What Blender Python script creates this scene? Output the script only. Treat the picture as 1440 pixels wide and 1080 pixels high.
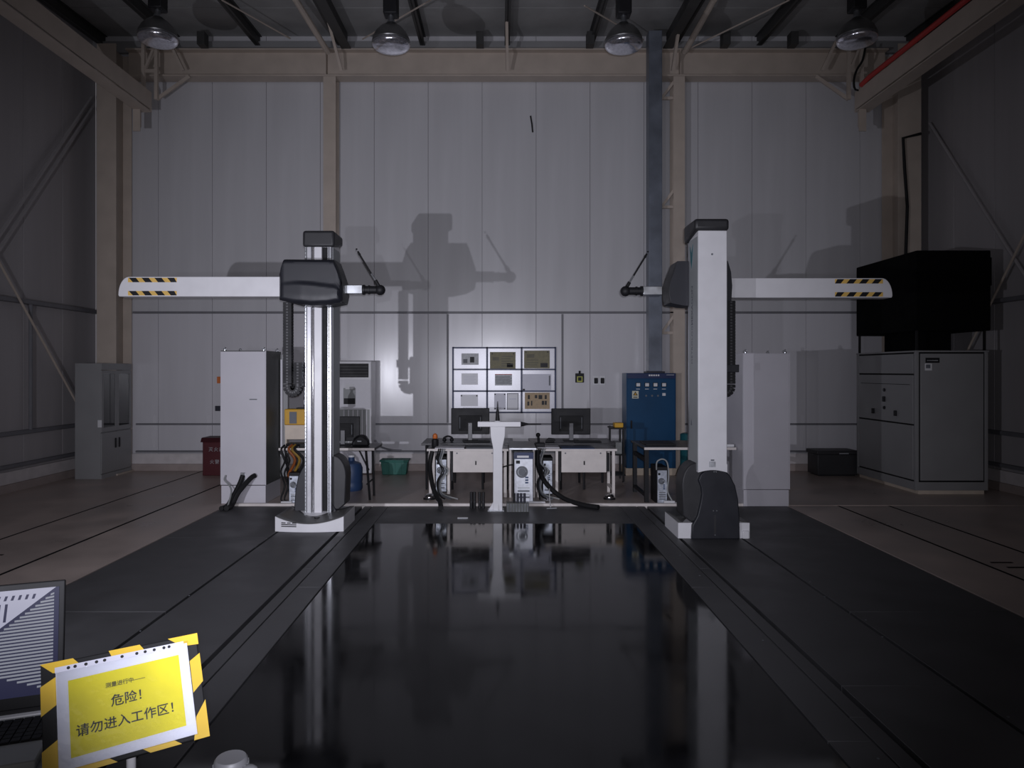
import bpy, bmesh, math, random
from mathutils import Matrix, Vector, Euler
random.seed(7)
for o in list(bpy.data.objects): bpy.data.objects.remove(o)
SC = bpy.context.scene
COL = SC.collection
PI = math.pi
CAMH = 1.95
# ------------------------------------------------------------ camera, world, lights, exposure
cd = bpy.data.cameras.new('camera'); cam = bpy.data.objects.new('camera', cd); COL.objects.link(cam)
cd.sensor_width = 36; cd.sensor_fit = 'HORIZONTAL'; cd.lens = 25.0
cd.shift_x = (720-703)/1440; cd.shift_y = -(540-521)/1440
cam.location = (0, 0, CAMH); cam.rotation_euler = (PI/2, 0, 0)
SC.camera = cam
w = bpy.data.worlds.new('dim_hall'); SC.world = w; w.use_nodes = True
w.node_tree.nodes['Background'].inputs[0].default_value = (0.85, 0.8, 0.82, 1)
w.node_tree.nodes['Background'].inputs[1].default_value = 0.17
def spot(name, loc, aim, power, cone, blend=1.0, size=.025, col=(.95, .955, 1.08)):
    l = bpy.data.lights.new(name, 'SPOT'); o = bpy.data.objects.new(name, l); COL.objects.link(o)
    l.energy = power; l.spot_size = math.radians(cone); l.spot_blend = blend; l.shadow_soft_size = size; l.color = col
    o.location = loc
    o.rotation_euler = (Vector(aim)-Vector(loc)).to_track_quat('-Z', 'Y').to_euler()
    return o
spot('work_lamp_left', (-3.68, 1.78, 1.815), (-1.0, 13.9, 2.4), 690, 104)
spot('work_lamp_middle', (-1.48, .1, 1.815), (-.2, 13.9, 3.4), 280, 66)
spot('camera_flash', (.03, -.08, 1.99), (-.05, 13.9, 2.1), 1010, 81)
SC.view_settings.view_transform = 'Standard'; SC.view_settings.look = 'None'
SC.view_settings.gamma = 1; SC.view_settings.use_curve_mapping = False
SC.view_settings.exposure = 0.0
# ------------------------------------------------------------ materials
def srgb(h):
    f = lambda c: c/12.92 if c <= .04045 else ((c+.055)/1.055)**2.4
    return tuple(f(int(h[i:i+2], 16)/255) for i in (0, 2, 4))
MATS = {}
def mat(name, col, rough=.5, metal=0, spec=.5, var=.08, scale=6, bump=0, bscale=60, rvar=.1, emit=None, coat=0, stretch=(1, 1, 1)):
    m = bpy.data.materials.new(name); m.use_nodes = True
    nt = m.node_tree; b = nt.nodes['Principled BSDF']; N = nt.nodes.new; Lk = nt.links.new
    if isinstance(col, str): col = srgb(col)
    tc = N('ShaderNodeTexCoord'); mp = N('ShaderNodeMapping'); mp.inputs['Scale'].default_value = stretch
    Lk(tc.outputs['Object'], mp.inputs['Vector'])
    nz = N('ShaderNodeTexNoise'); nz.inputs['Scale'].default_value = scale; nz.inputs['Detail'].default_value = 5
    Lk(mp.outputs['Vector'], nz.inputs['Vector'])
    mr = N('ShaderNodeMapRange'); mr.inputs['From Min'].default_value = .3; mr.inputs['From Max'].default_value = .7
    mr.inputs['To Min'].default_value = 1-var; mr.inputs['To Max'].default_value = 1+var
    Lk(nz.outputs['Fac'], mr.inputs['Value'])
    vm = N('ShaderNodeVectorMath'); vm.operation = 'SCALE'; vm.inputs[0].default_value = col
    Lk(mr.outputs['Result'], vm.inputs['Scale']); Lk(vm.outputs['Vector'], b.inputs['Base Color'])
    m2 = N('ShaderNodeMapRange'); m2.inputs['From Min'].default_value = .3; m2.inputs['From Max'].default_value = .7
    m2.inputs['To Min'].default_value = max(.02, rough*(1-rvar)); m2.inputs['To Max'].default_value = min(1, rough*(1+rvar))
    Lk(nz.outputs['Fac'], m2.inputs['Value']); Lk(m2.outputs['Result'], b.inputs['Roughness'])
    b.inputs['Metallic'].default_value = metal; b.inputs['Specular IOR Level'].default_value = spec
    b.inputs['Coat Weight'].default_value = coat
    if bump:
        n2 = N('ShaderNodeTexNoise'); n2.inputs['Scale'].default_value = bscale; n2.inputs['Detail'].default_value = 3
        Lk(mp.outputs['Vector'], n2.inputs['Vector'])
        bp = N('ShaderNodeBump'); bp.inputs['Strength'].default_value = bump; bp.inputs['Distance'].default_value = .01
        Lk(n2.outputs['Fac'], bp.inputs['Height']); Lk(bp.outputs['Normal'], b.inputs['Normal'])
    if emit: b.inputs['Emission Color'].default_value = (*emit[:3], 1); b.inputs['Emission Strength'].default_value = emit[3]
    MATS[name] = m
    return m
def glassmat(name, col, refl=.12, rough=.05, bump=0):
    m = bpy.data.materials.new(name); m.use_nodes = True; nt = m.node_tree; N = nt.nodes.new
    nt.nodes.remove(nt.nodes['Principled BSDF'])
    t = N('ShaderNodeBsdfTransparent'); t.inputs[0].default_value = (*col, 1)
    g = N('ShaderNodeBsdfGlossy'); g.inputs['Roughness'].default_value = rough; g.inputs['Color'].default_value = (1, 1, 1, 1)
    if bump:
        tc = N('ShaderNodeTexCoord'); nz = N('ShaderNodeTexNoise'); nz.inputs['Scale'].default_value = 26; nt.links.new(tc.outputs['Object'], nz.inputs['Vector'])
        bp = N('ShaderNodeBump'); bp.inputs['Strength'].default_value = bump; bp.inputs['Distance'].default_value = .004
        nt.links.new(nz.outputs['Fac'], bp.inputs['Height']); nt.links.new(bp.outputs['Normal'], g.inputs['Normal'])
    fr = N('ShaderNodeFresnel'); fr.inputs['IOR'].default_value = 1.45
    ad = N('ShaderNodeMath'); ad.operation = 'ADD'; ad.inputs[1].default_value = refl; nt.links.new(fr.outputs[0], ad.inputs[0])
    mx = N('ShaderNodeMixShader'); nt.links.new(ad.outputs[0], mx.inputs[0]); nt.links.new(t.outputs[0], mx.inputs[1]); nt.links.new(g.outputs[0], mx.inputs[2])
    nt.links.new(mx.outputs[0], nt.nodes['Material Output'].inputs['Surface'])
    return m
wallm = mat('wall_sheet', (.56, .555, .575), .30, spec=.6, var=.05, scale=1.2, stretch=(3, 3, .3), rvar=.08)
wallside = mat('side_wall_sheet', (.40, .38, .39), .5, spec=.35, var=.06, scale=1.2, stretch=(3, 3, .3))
wallow = mat('wainscot_sheet', (.62, .61, .64), .24, spec=.75, var=.04, scale=1.2, stretch=(3, 3, .3), rvar=.15, bump=.03, bscale=2)
joint = mat('dark_joint', (.46, .46, .47), .7)
beige = mat('beige_steel', (.50, .43, .37), .5, spec=.4, var=.07, scale=3)
roofm = mat('roof_sheet', (.34, .34, .34), .6, spec=.2, var=.12, scale=2)
purlm = mat('purlin_dark', (.055, .055, .055), .55, spec=.3)
floorm = mat('brown_epoxy', (.42, .345, .31), .36, spec=.5, var=.2, scale=1.4, rvar=.25)
groove = mat('groove_black', (.008, .008, .009), .8, spec=.1)
platem = mat('black_plate', (.062, .062, .066), .5, spec=.35, var=.22, scale=2.2, bump=.06, bscale=140, rvar=.2)
granm = mat('black_granite', (.006, .006, .007), .085, spec=.30, var=.3, scale=3, rvar=.4)
curbw = mat('curb_white', (.62, .58, .58), .6)
curbb = mat('curb_brown', (.36, .30, .28), .6)
trunk = mat('trunking_grey', (.17, .17, .185), .5)
white = mat('machine_white', (.70, .695, .72), .35, spec=.5, var=.03)
dark = mat('machine_charcoal', (.015, .016, .022), .48, spec=.5, var=.08)
darkb = mat('cap_charcoal', (.025, .025, .028), .5)
alu = mat('aluminium', (.50, .51, .54), .32, metal=1, var=.06, scale=4, stretch=(8, 8, .4))
steel = mat('brushed_steel', (.55, .57, .6), .3, metal=.9, var=.1, scale=8)
chrome = mat('chrome', (.8, .8, .82), .08, metal=1, var=.02)
black = mat('black_plastic', (.012, .012, .014), .55, spec=.3)
rubber = mat('black_rubber', (.010, .010, .011), .65, spec=.3)
navy = mat('slot_navy', (.02, .021, .035), .5)
ygold = mat('hazard_amber', (.75, .48, .12), .5)
ytape = mat('warning_tape_yellow', (.62, .40, .025), .42)
yell = mat('sign_yellow', (.70, .60, .008), .5, var=.07, scale=12)
paper = mat('paper_white', (.70, .69, .73), .45, var=.04)
cabw = mat('cabinet_lilac_white', (.60, .585, .63), .42, var=.04, scale=2)
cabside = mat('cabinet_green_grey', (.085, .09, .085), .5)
cabg = mat('cabinet_grey', (.27, .27, .275), .45, var=.05, scale=2)
blue = mat('cabinet_blue', (.002, .052, .135), .45, spec=.3, var=.12, scale=2)
bluedark = mat('header_navy', (.006, .02, .09), .45)
teal = mat('teal_paint', (.008, .09, .11), .5)
green = mat('green_plastic', (.005, .13, .10), .5)
redm = mat('red_lacquer', (.075, .006, .011), .5)
redp = mat('red_pipe', (.5, .03, .025), .5)
orange = mat('orange_print', (.62, .16, .03), .5)
yelb = mat('yellow_case', (.62, .34, .02), .5)
bluep = mat('blue_plastic', (.02, .05, .13), .5)
duct = mat('galvanised_duct', (.17, .19, .23), .42, metal=.3, var=.25, scale=2.5)
deskw = mat('desk_white', (.70, .65, .62), .45)
deskd = mat('desk_dark', (.04, .04, .044), .35)
deskg = mat('desk_grey', (.30, .31, .31), .45)
pcsil = mat('pc_rear_silver', (.62, .66, .74), .35, metal=.5, var=.25, scale=22)
pcsil2 = mat('pc_rear_pale', (.72, .74, .80), .4, metal=.2, var=.1, scale=22)
grill = mat('slat_silver', (.55, .55, .60), .32, metal=.6)
oliv2 = mat('plaque_print', (.10, .09, .05), .5)
olive = mat('brass_plaque', (.22, .20, .12), .5, spec=.3, var=.2, scale=14)
brownp = mat('brown_paper', (.45, .33, .20), .55, var=.15, scale=16)
greyp = mat('photo_grey', (.38, .39, .41), .4, var=.35, scale=18)
lilacp = mat('pale_lilac_sheet', (.55, .55, .64), .35, var=.06)
palep = mat('pale_sheet', (.66, .66, .70), .35, var=.05)
ink = mat('ink_black', (.02, .02, .022), .6)
inkg = mat('ink_grey', (.14, .15, .17), .6)
tealink = mat('teal_ink', (.01, .13, .16), .5)
wprint = mat('white_print', (.7, .7, .72), .5)
wood = mat('light_board', (.62, .53, .44), .5)
dome = mat('spun_dome', (.20, .20, .20), .35, metal=.8, var=.1, scale=5)
lensm = mat('lamp_lens', (.75, .75, .82), .16, metal=.9, var=.2, scale=30, bump=.04, bscale=24)
sleeve = glassmat('clear_sleeve', (.96, .97, .99), .01, .10, .8)
pane = glassmat('cabinet_glass', (.35, .37, .37), .03, .05)
acry = glassmat('acrylic_cover', (.95, .95, .97), .02, .30)
# ------------------------------------------------------------ mesh helpers
def wloc(o):
    v = Vector((0, 0, 0))
    while o: v += o.location; o = o.parent
    return v
class MB:
    def __init__(s, M=None): s.bm = bmesh.new(); s.M = M
    def _add(s, vs, fs, mi=0):
        if s.M is not None: vs = [s.M @ Vector(v) for v in vs]
        bv = [s.bm.verts.new(v) for v in vs]
        for f in fs:
            try: s.bm.faces.new([bv[i] for i in f]).material_index = mi
            except ValueError: pass
        return s
    def box(s, x0, x1, y0, y1, z0, z1, mi=0):
        return s._add([(x, y, z) for x in (x0, x1) for y in (y0, y1) for z in (z0, z1)],
            [(0, 1, 3, 2), (4, 6, 7, 5), (0, 4, 5, 1), (2, 3, 7, 6), (0, 2, 6, 4), (1, 5, 7, 3)], mi)
    def prism(s, poly, ax, a, b, mi=0):   # polygon in the two other axes (order x,y,z), extruded along ax from a to b
        def p(u, v, t): return {'x': (t, u, v), 'y': (u, t, v), 'z': (u, v, t)}[ax]
        n = len(poly)
        return s._add([p(u, v, a) for u, v in poly]+[p(u, v, b) for u, v in poly],
            [tuple(range(n)), tuple(range(2*n-1, n-1, -1))]+[(i, i+n, (i+1) % n+n, (i+1) % n) for i in range(n)], mi)
    def cyl(s, p0, p1, r, seg=14, r2=None, mi=0):
        p0 = Vector(p0); p1 = Vector(p1); d = (p1-p0).normalized(); r2 = r if r2 is None else r2
        u = d.orthogonal().normalized(); v = d.cross(u)
        ring = lambda c, q: [tuple(c+(u*math.cos(2*PI*i/seg)+v*math.sin(2*PI*i/seg))*q) for i in range(seg)]
        return s._add(ring(p0, r)+ring(p1, r2), [tuple(range(seg-1, -1, -1)), tuple(range(seg, 2*seg))]+
            [(i, (i+1) % seg, (i+1) % seg+seg, i+seg) for i in range(seg)], mi)
    def tube(s, pts, r, seg=8, sub=0, mi=0):
        pts = [Vector(p) for p in pts]
        if sub:
            out = []
            for i in range(len(pts)-1):
                p0, p1, p2, p3 = pts[max(i-1, 0)], pts[i], pts[i+1], pts[min(i+2, len(pts)-1)]
                for k in range(sub):
                    t = k/sub
                    out.append(.5*((2*p1)+(p2-p0)*t+(2*p0-5*p1+4*p2-p3)*t*t+(3*p1-p0-3*p2+p3)*t**3))
            pts = out+[pts[-1]]
        n = len(pts); vs = []; u = None
        for i, p in enumerate(pts):
            d = (pts[min(i+1, n-1)]-pts[max(i-1, 0)]).normalized()
            u = d.orthogonal().normalized() if u is None else (u-d*u.dot(d)).normalized()
            v = d.cross(u)
            vs += [tuple(p+(u*math.cos(2*PI*k/seg)+v*math.sin(2*PI*k/seg))*r) for k in range(seg)]
        fs = [tuple(range(seg-1, -1, -1)), tuple(range((n-1)*seg, n*seg))]
        for i in range(n-1):
            for k in range(seg): fs.append((i*seg+k, i*seg+(k+1) % seg, (i+1)*seg+(k+1) % seg, (i+1)*seg+k))
        return s._add(vs, fs, mi)
    def lathe(s, prof, c, seg=24, mi=0):
        vs = []; n = len(prof)
        for r, z in prof: vs += [(c[0]+r*math.cos(2*PI*k/seg), c[1]+r*math.sin(2*PI*k/seg), c[2]+z) for k in range(seg)]
        fs = [(i*seg+k, i*seg+(k+1) % seg, (i+1)*seg+(k+1) % seg, (i+1)*seg+k) for i in range(n-1) for k in range(seg)]
        fs += [tuple(range(seg-1, -1, -1)), tuple(range((n-1)*seg, n*seg))]
        return s._add(vs, fs, mi)
    def sphere(s, c, r, seg=14, sc=(1, 1, 1), mi=0):
        n = seg//2; vs = []; 
        for i in range(1, n):
            a = PI*i/n
            vs += [(c[0]+sc[0]*r*math.sin(a)*math.cos(2*PI*k/seg), c[1]+sc[1]*r*math.sin(a)*math.sin(2*PI*k/seg), c[2]-sc[2]*r*math.cos(a)) for k in range(seg)]
        vs += [(c[0], c[1], c[2]-sc[2]*r), (c[0], c[1], c[2]+sc[2]*r)]; m = len(vs)
        fs = [(i*seg+k, i*seg+(k+1) % seg, (i+1)*seg+(k+1) % seg, (i+1)*seg+k) for i in range(n-2) for k in range(seg)]
        fs += [(m-2, (k+1) % seg, k) for k in range(seg)]+[(m-1, (n-2)*seg+k, (n-2)*seg+(k+1) % seg) for k in range(seg)]
        return s._add(vs, fs, mi)
    def build(s, name, mats, parent=None, local=False, bevel=0, seg=2, smooth=True, kind=None, label=None):
        bm = s.bm
        bmesh.ops.recalc_face_normals(bm, faces=bm.faces[:])
        off = Vector((0, 0, 0)); loc = Vector((0, 0, 0))
        if parent is not None:
            if not local: off = wloc(parent)
        else:
            xs = [v.co for v in bm.verts]
            off = Vector(((min(v.x for v in xs)+max(v.x for v in xs))/2, (min(v.y for v in xs)+max(v.y for v in xs))/2, min(v.z for v in xs)))
            loc = off.copy()
        if off.length: bmesh.ops.translate(bm, verts=bm.verts[:], vec=-off)
        me = bpy.data.meshes.new(name); bm.to_mesh(me); bm.free()
        for m in (mats if isinstance(mats, (list, tuple)) else [mats]): me.materials.append(m)
        if smooth:
            for p in me.polygons: p.use_smooth = True
            me.set_sharp_from_angle(angle=math.radians(35))
        o = bpy.data.objects.new(name, me); COL.objects.link(o); o.location = loc
        if parent is not None: o.parent = parent
        if bevel:
            bv = o.modifiers.new('bevel', 'BEVEL'); bv.width = bevel; bv.segments = seg; bv.limit_method = 'ANGLE'; bv.harden_normals = False
        if kind: o['kind'] = kind
        if label: o['label'] = label
        return o
def tag(o, label, cat, group=None):
    o['label'] = label; o['category'] = cat
    if group: o['group'] = group
    return o
def thing(name, label, cat, loc=(0, 0, 0), group=None):
    o = bpy.data.objects.new(name, None); COL.objects.link(o); o.location = loc; o.empty_display_size = .1
    return tag(o, label, cat, group)
def copy_tree(o, parent=None):
    c = o.copy(); COL.objects.link(c); c.parent = parent
    for ch in list(o.children): copy_tree(ch, c)
    return c
def like(o, name, loc, parent=None, rot=None):   # a copy sharing mesh data
    c = o.copy(); c.name = name; COL.objects.link(c); c.location = loc
    if rot: c.rotation_euler = rot
    if parent is not None: c.parent = parent
    return c
def text(body, size, m, parent, M, bold=0, spacing=1, ext=.0004, align='CENTER', name='lettering'):
    cu = bpy.data.curves.new('text', 'FONT'); cu.body = body; cu.size = size; cu.align_x = align; cu.align_y = 'CENTER'
    cu.extrude = ext; cu.offset = bold; cu.space_character = spacing; cu.resolution_u = 3
    t = bpy.data.objects.new('text', cu); COL.objects.link(t); bpy.context.view_layer.update()
    me = bpy.data.meshes.new_from_object(t.evaluated_get(bpy.context.evaluated_depsgraph_get()))
    bpy.data.objects.remove(t); bpy.data.curves.remove(cu)
    me.transform(M); me.materials.clear(); me.materials.append(m); me.name = name
    o = bpy.data.objects.new(name, me); COL.objects.link(o); o.parent = parent
    return o
FRONT = Matrix.Rotation(PI/2, 4, 'X')      # text facing -Y
def TM(x, y, z, parent=None):
    v = Vector((x, y, z))-(wloc(parent) if parent else Vector((0, 0, 0)))
    return Matrix.Translation(v) @ FRONT
def at(px, py, Y): return Vector(((px-703)*Y/1000, Y, CAMH+(521-py)*Y/1000))
def ell(cx, cz, rx, rz, a0, a1, n): return [(cx+rx*math.cos(a0+(a1-a0)*i/n), cz+rz*math.sin(a0+(a1-a0)*i/n)) for i in range(n+1)]
# ============================================================ STRUCTURE
XL, XR, YB = -7.9, 8.2, 13.9
def roofz(y): return 8.42-.046*(YB-y)
# floor
fl = MB().box(-9, 9, -4, 14.2, -.4, -.09).build('floor', groove, kind='structure')
lanes = [(XL, -5.775), (-5.755, -4.785), (-4.755, -3.95), (4.15, 4.86), (4.885, 5.59), (5.615, XR)]
for i, (a, b) in enumerate(lanes):
    y = -4
    for ye in ([YB] if b < 0 else [10.24]):
        MB().box(a, b, y, ye, -.09, 0).build('floor_slab', floorm, fl, bevel=.004)
        y = ye+.02
for a, w_ in ((-5.765, .03), (-4.77, .034), (4.872, .034), (5.602, .034)):
    MB().box(a-w_/2, a+w_/2, -4, YB if a < 0 else 10.24, -.09, .0015).build('floor_joint', groove, fl)
MB().box(-3.93, XR, 10.30, YB, -.09, 0).build('floor_slab', floorm, fl, bevel=.004)
MB().box(-3.93, 4.13, -4, .45, -.09, 0).build('floor_slab', floorm, fl, bevel=.004)
for x0, x1, y0, y1 in ((-5.45, -5.2, 7.35, 7.38), (-5.42, -5.25, 7.5, 7.53), (4.98, 5.2, 7.2, 7.23), (5.02, 5.25, 7.02, 7.05)):
    MB().box(x0, x1, y0, y1, -.002, .004).build('floor_slot', groove, fl)
MB().box(-3.95, 4.15, 10.235, 10.295, -.09, .035).build('trim_1', deskw, kind='structure', bevel=.006)
# back wall
wb = MB().box(XL, XR, YB+.06, YB+.15, 0, 8.6).build('wall_back', joint, kind='structure')
x = -.3475-1.055*7; pn = None
xs = []
while x < XR: xs.append(x); x += 1.055
edges = [XL]+[q for q in xs if q > XL+.1]+[XR]
for nm_, z0, z1, mm in (('lower', .3, 3.07, wallow), ('upper', 3.076, 8.55, wallm)):
    pro = None
    for a, b in zip(edges[:-1], edges[1:]):
        if abs(b-a-1.055) < .01:
            loc = ((a+b)/2-wb.location.x, YB-wb.location.y, 0)
            if pro is None:
                pro = MB().box(-.5245, .5245, 0, .06, z0, z1).build('wall_panel', mm, wb, local=True, bevel=.002); pro.location = loc
            else: like(pro, 'wall_panel', loc, wb)
        else: MB().box(a+.003, b-.003, YB, YB+.06, z0, z1).build('wall_panel', mm, wb, bevel=.002)
def sidewall(name, X, sgn):
    s = MB().box(X, X+sgn*.09, -4, YB+.1, 0, 8.6)
    s.bm.transform(Matrix.Translation((sgn*.06, 0, 0)))
    s = s.build(name, joint, kind='structure')
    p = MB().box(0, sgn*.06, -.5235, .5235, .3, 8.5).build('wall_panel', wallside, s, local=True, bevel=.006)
    y = YB-.53; k = 0
    while y > -4:
        loc = (X-s.location.x, y-s.location.y, 0)
        if k == 0: p.location = loc
        else: like(p, 'wall_panel', loc, s)
        y -= 1.055; k += 1
    return s
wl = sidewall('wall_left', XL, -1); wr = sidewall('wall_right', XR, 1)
# curbs
bb = MB().box(XL+.02, XR-.02, YB-.05, YB+.02, .13, .33).build('baseboard_back', curbw, kind='structure', bevel=.005)
MB().box(XL+.02, XR-.02, YB-.08, YB+.02, 0, .13).build('ledge', curbb, bb)
bl = MB().box(XL-.02, XL+.05, -4, YB, .13, .33).build('baseboard_left', curbw, kind='structure', bevel=.005)
MB().box(XL-.02, XL+.08, -4, YB, 0, .13).build('ledge', curbb, bl)
br = MB().box(XR-.05, XR+.02, -4, YB, .13, .33).build('baseboard_right', curbw, kind='structure', bevel=.005)
MB().box(XR-.08, XR+.02, -4, YB, 0, .13).build('ledge', curbb, br)
# ceiling: sheets between purlins, sloping up away from the camera
RS = Matrix.Rotation(math.atan(.046), 4, 'X')
ce = MB().prism([(-4, roofz(-4)+.10), (YB+.1, roofz(YB+.1)+.10), (YB+.1, roofz(YB+.1)+.2), (-4, roofz(-4)+.2)], 'x', XL-.2, XR+.2).build('ceiling', joint, kind='structure')
PX = [-7.72, -6.3, -4.7, -3.1, -1.5, .14, 1.77, 3.4, 5.03, 6.6, 7.95]
sheets = {}
for a, b in zip(PX[:-1], PX[1:]):
    wd = round(b-a, 3)
    for y0 in (12.7, 10.3, 7.9, 5.5):
        y1 = min(y0+2.385, YB+.05) if y0 > 12 else y0+2.385
        m = MB().prism([(y0, roofz(y0)+.06), (y1, roofz(y1)+.06), (y1, roofz(y1)+.1), (y0, roofz(y0)+.1)], 'x', a+.004, b-.004)
        m.build('roof_sheet', roofm, ce, bevel=.004)
MB().prism([(-4, roofz(-4)+.06), (5.48, roofz(5.48)+.06), (5.48, roofz(5.48)+.1), (-4, roofz(-4)+.1)], 'x', XL, XR).build('roof_sheet', roofm, ce)
for a in PX:
    m = MB()
    for zz0, zz1, ww in ((-.16, .06, .012), (-.16, -.145, .05), (.045, .06, .05)):
        m.prism([(1, roofz(1)+zz0), (YB, roofz(YB)+zz0), (YB, roofz(YB)+zz1), (1, roofz(1)+zz1)], 'x', a-ww, a+ww)
    m.build('purlin', purlm, ce)
for a in (-2.93, 3.2):
    m = MB()
    for zz0, zz1, ww in ((-.3, .0, .015), (-.32, -.3, .09)):
        m.prism([(1, roofz(1)+zz0), (YB-.3, roofz(YB-.3)+zz0), (YB-.3, roofz(YB-.3)+zz1), (1, roofz(1)+zz1)], 'x', a-ww, a+ww)
    m.build('rafter', purlm, ce)
for i, pxx in enumerate((285, 545, 675, 830, 1020, 1115)):
    p = at(pxx, 61, 13.4)
    MB().box(p.x-.07, p.x+.07, 13.3, 13.5, 8.06, 8.3).build('roof_cleat', purlm, ce)
# eaves closure strip above the ring beam
MB().box(XL, XR, 13.80, 13.88, 8.12, 8.34).build('trim_2', cabg, kind='structure')
# ring beam
rb = thing('roof_beam', 'long beige I-beam running across the top of the back wall', 'beam', (0, 13.72, 7.5))
MB().box(-7.15, 7.42, 13.70, 13.74, 7.60, 8.07).build('web', beige, rb)
MB().box(-7.15, 7.42, 13.56, 13.86, 7.57, 7.60).build('flange', beige, rb, bevel=.004)
MB().box(-7.15, 7.42, 13.56, 13.86, 8.07, 8.10).build('flange', beige, rb, bevel=.004)
for px_ in (460, 955):
    X = (px_-703)*.0137
    MB().box(X-.01, X+.01, 13.57, 13.70, 7.60, 8.07).build('stiffener', beige, rb)
# knee braces
for lab, pxx in (('beige angle brace above the left inner column', 477), ('beige angle brace at the middle of the back roof beam', 712), ('beige angle brace above the column beside the dark duct', 946)):
    X = (pxx-703)*.0133
    b = MB(); b.M = None
    b.tube([(X-.08 if pxx < 700 else X, 12.75, roofz(12.75)-.12), (X+.02, 13.4, 7.6)], .035, 4)
    tag(b.build('knee_brace', beige, smooth=False), lab, 'brace')
# columns on the back wall
def column(x0, x1, y0, y1, ztop, lab, brackets=None):
    t = thing('steel_column', lab, 'column', ((x0+x1)/2, (y0+y1)/2, 0))
    MB().box(x0, x1, y0, y0+.02, 0, ztop).build('flange', beige, t, bevel=.003)
    MB().box(x0, x1, y1-.02, y1, 0, ztop).build('flange', beige, t, bevel=.003)
    xm = (x0+x1)/2
    MB().box(xm-.012, xm+.012, y0+.02, y1-.02, 0, ztop).build('web', beige, t)
    MB().box(x0-.06, x1+.06, y0-.05, y1, 0, .025).build('base_plate', beige, t)
    if brackets:
        for z0, z1 in brackets:
            b = MB()
            b.box(x0-.24, x0, y0+.02, y0+.08, z0, z0+.05)
            b.tube([(x0-.2, y0+.05, z0+.05), (x0+.02, y0+.05, z1)], .035, 4)
            b.build('bracket', beige, t, smooth=False)
    return t
column(-7.53, -7.17, 13.28, 13.86, 8.06, 'wide beige steel column in the left back corner behind the grey bookcase')
column(-3.37, -3.13, 13.56, 13.86, 7.565, 'narrow beige steel column rising behind the left measuring machine')
column(3.31, 3.53, 13.56, 13.86, 7.565, 'narrow beige steel column with triangular brackets beside the dark duct',
       [(at(0, 140, 13.6).z, at(0, 115, 13.6).z), (at(0, 293, 13.6).z, at(0, 267, 13.6).z), (at(0, 470, 13.6).z, at(0, 444, 13.6).z)])
column(7.44, 7.87, 13.28, 13.86, 8.06, 'wide beige steel column in the right back corner above the black box')
# girts, trunking on walls
def rail(name, lab, cat, x0, x1, y0, y1, z0, z1, m):
    return tag(MB().box(x0, x1, y0, y1, z0, z1).build(name, m, bevel=.006), lab, cat)
rail('wall_rail', 'long grey rail across the back wall at mid height', 'rail', -7.15, 7.4, 13.84, 13.9, 3.06, 3.10, trunk)
rail('cable_trunking', 'dark cable trunking along the back wall just above desk height', 'trunking', -7.1, 7.4, 13.86, 13.9, .885, .92, trunk)
rail('cable_trunking', 'lowest dark cable trunking along the back wall above the white curb', 'trunking', -7.1, 7.4, 13.85, 13.9, .35, .39, trunk)
rail('wall_rail', 'grey rail along the left wall at mid height', 'rail', XL, XL+.12, -3, 13.88, 3.05, 3.12, trunk)
rail('cable_trunking', 'dark trunking along the left wall at desk height', 'trunking', XL, XL+.06, -3, 13.88, .9, .97, trunk)
rail('cable_trunking', 'lowest dark trunking along the left wall above the curb', 'trunking', XL, XL+.07, -3, 13.88, .38, .44, trunk)
rail('wall_rail', 'grey rail along the right wall at mid height', 'rail', XR-.12, XR, -3, 13.88, 3.05, 3.12, trunk)
rail('cable_trunking', 'dark trunking along the right wall at desk height', 'trunking', XR-.06, XR, -3, 13.88, .9, .97, trunk)
rail('cable_trunking', 'lowest dark trunking along the right wall above the curb', 'trunking', XR-.07, XR, -3, 13.88, .38, .44, trunk)
for lab, xx, z1 in (('thin grey conduit on the back wall left of the notice board', -1.02, 3.05), ('thin grey conduit on the back wall right of the notice board', 1.22, 3.05)):
    tag(MB().box(xx-.018, xx+.018, 13.87, 13.9, .93, z1).build('conduit', trunk), lab, 'conduit')
tag(MB().cyl((XL+.08, 11.85, .97), (XL+.08, 11.85, 3.05), .03, 10).build('wall_pipe', trunk), 'thin vertical pipe on the left wall below the mid rail', 'pipe')
def rod(lab, p0, p1, r, m=beige, name='brace_rod'):
    return tag(MB().cyl(p0, p1, r, 8).build(name, m), lab, 'brace')
rod('pale diagonal brace rod running down the left wall to the grey bookcase', (XL+.14, 10.2, 4.55), (XL+.14, 13.4, .95), .02)
b = MB(); 
for dz in (0, .22): b.cyl((XL+.1, 10.2, 2.75+dz), (XL+.1, 13.6, 6.95+dz), .03, 4)
tag(b.build('brace_angle', wallside), 'paired dull angle brace rising up the left wall to the corner column', 'brace')
rod('dull diagonal brace rod descending the right wall from the corner column', (XR-.1, 13.4, 6.6), (XR-.1, 10.2, 2.4), .028, wallside)
rod('pale diagonal brace rod on the right wall behind the black box', (XR-.17, 10.6, 4.4), (XR-.17, 13.2, 1.0), .02)
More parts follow.
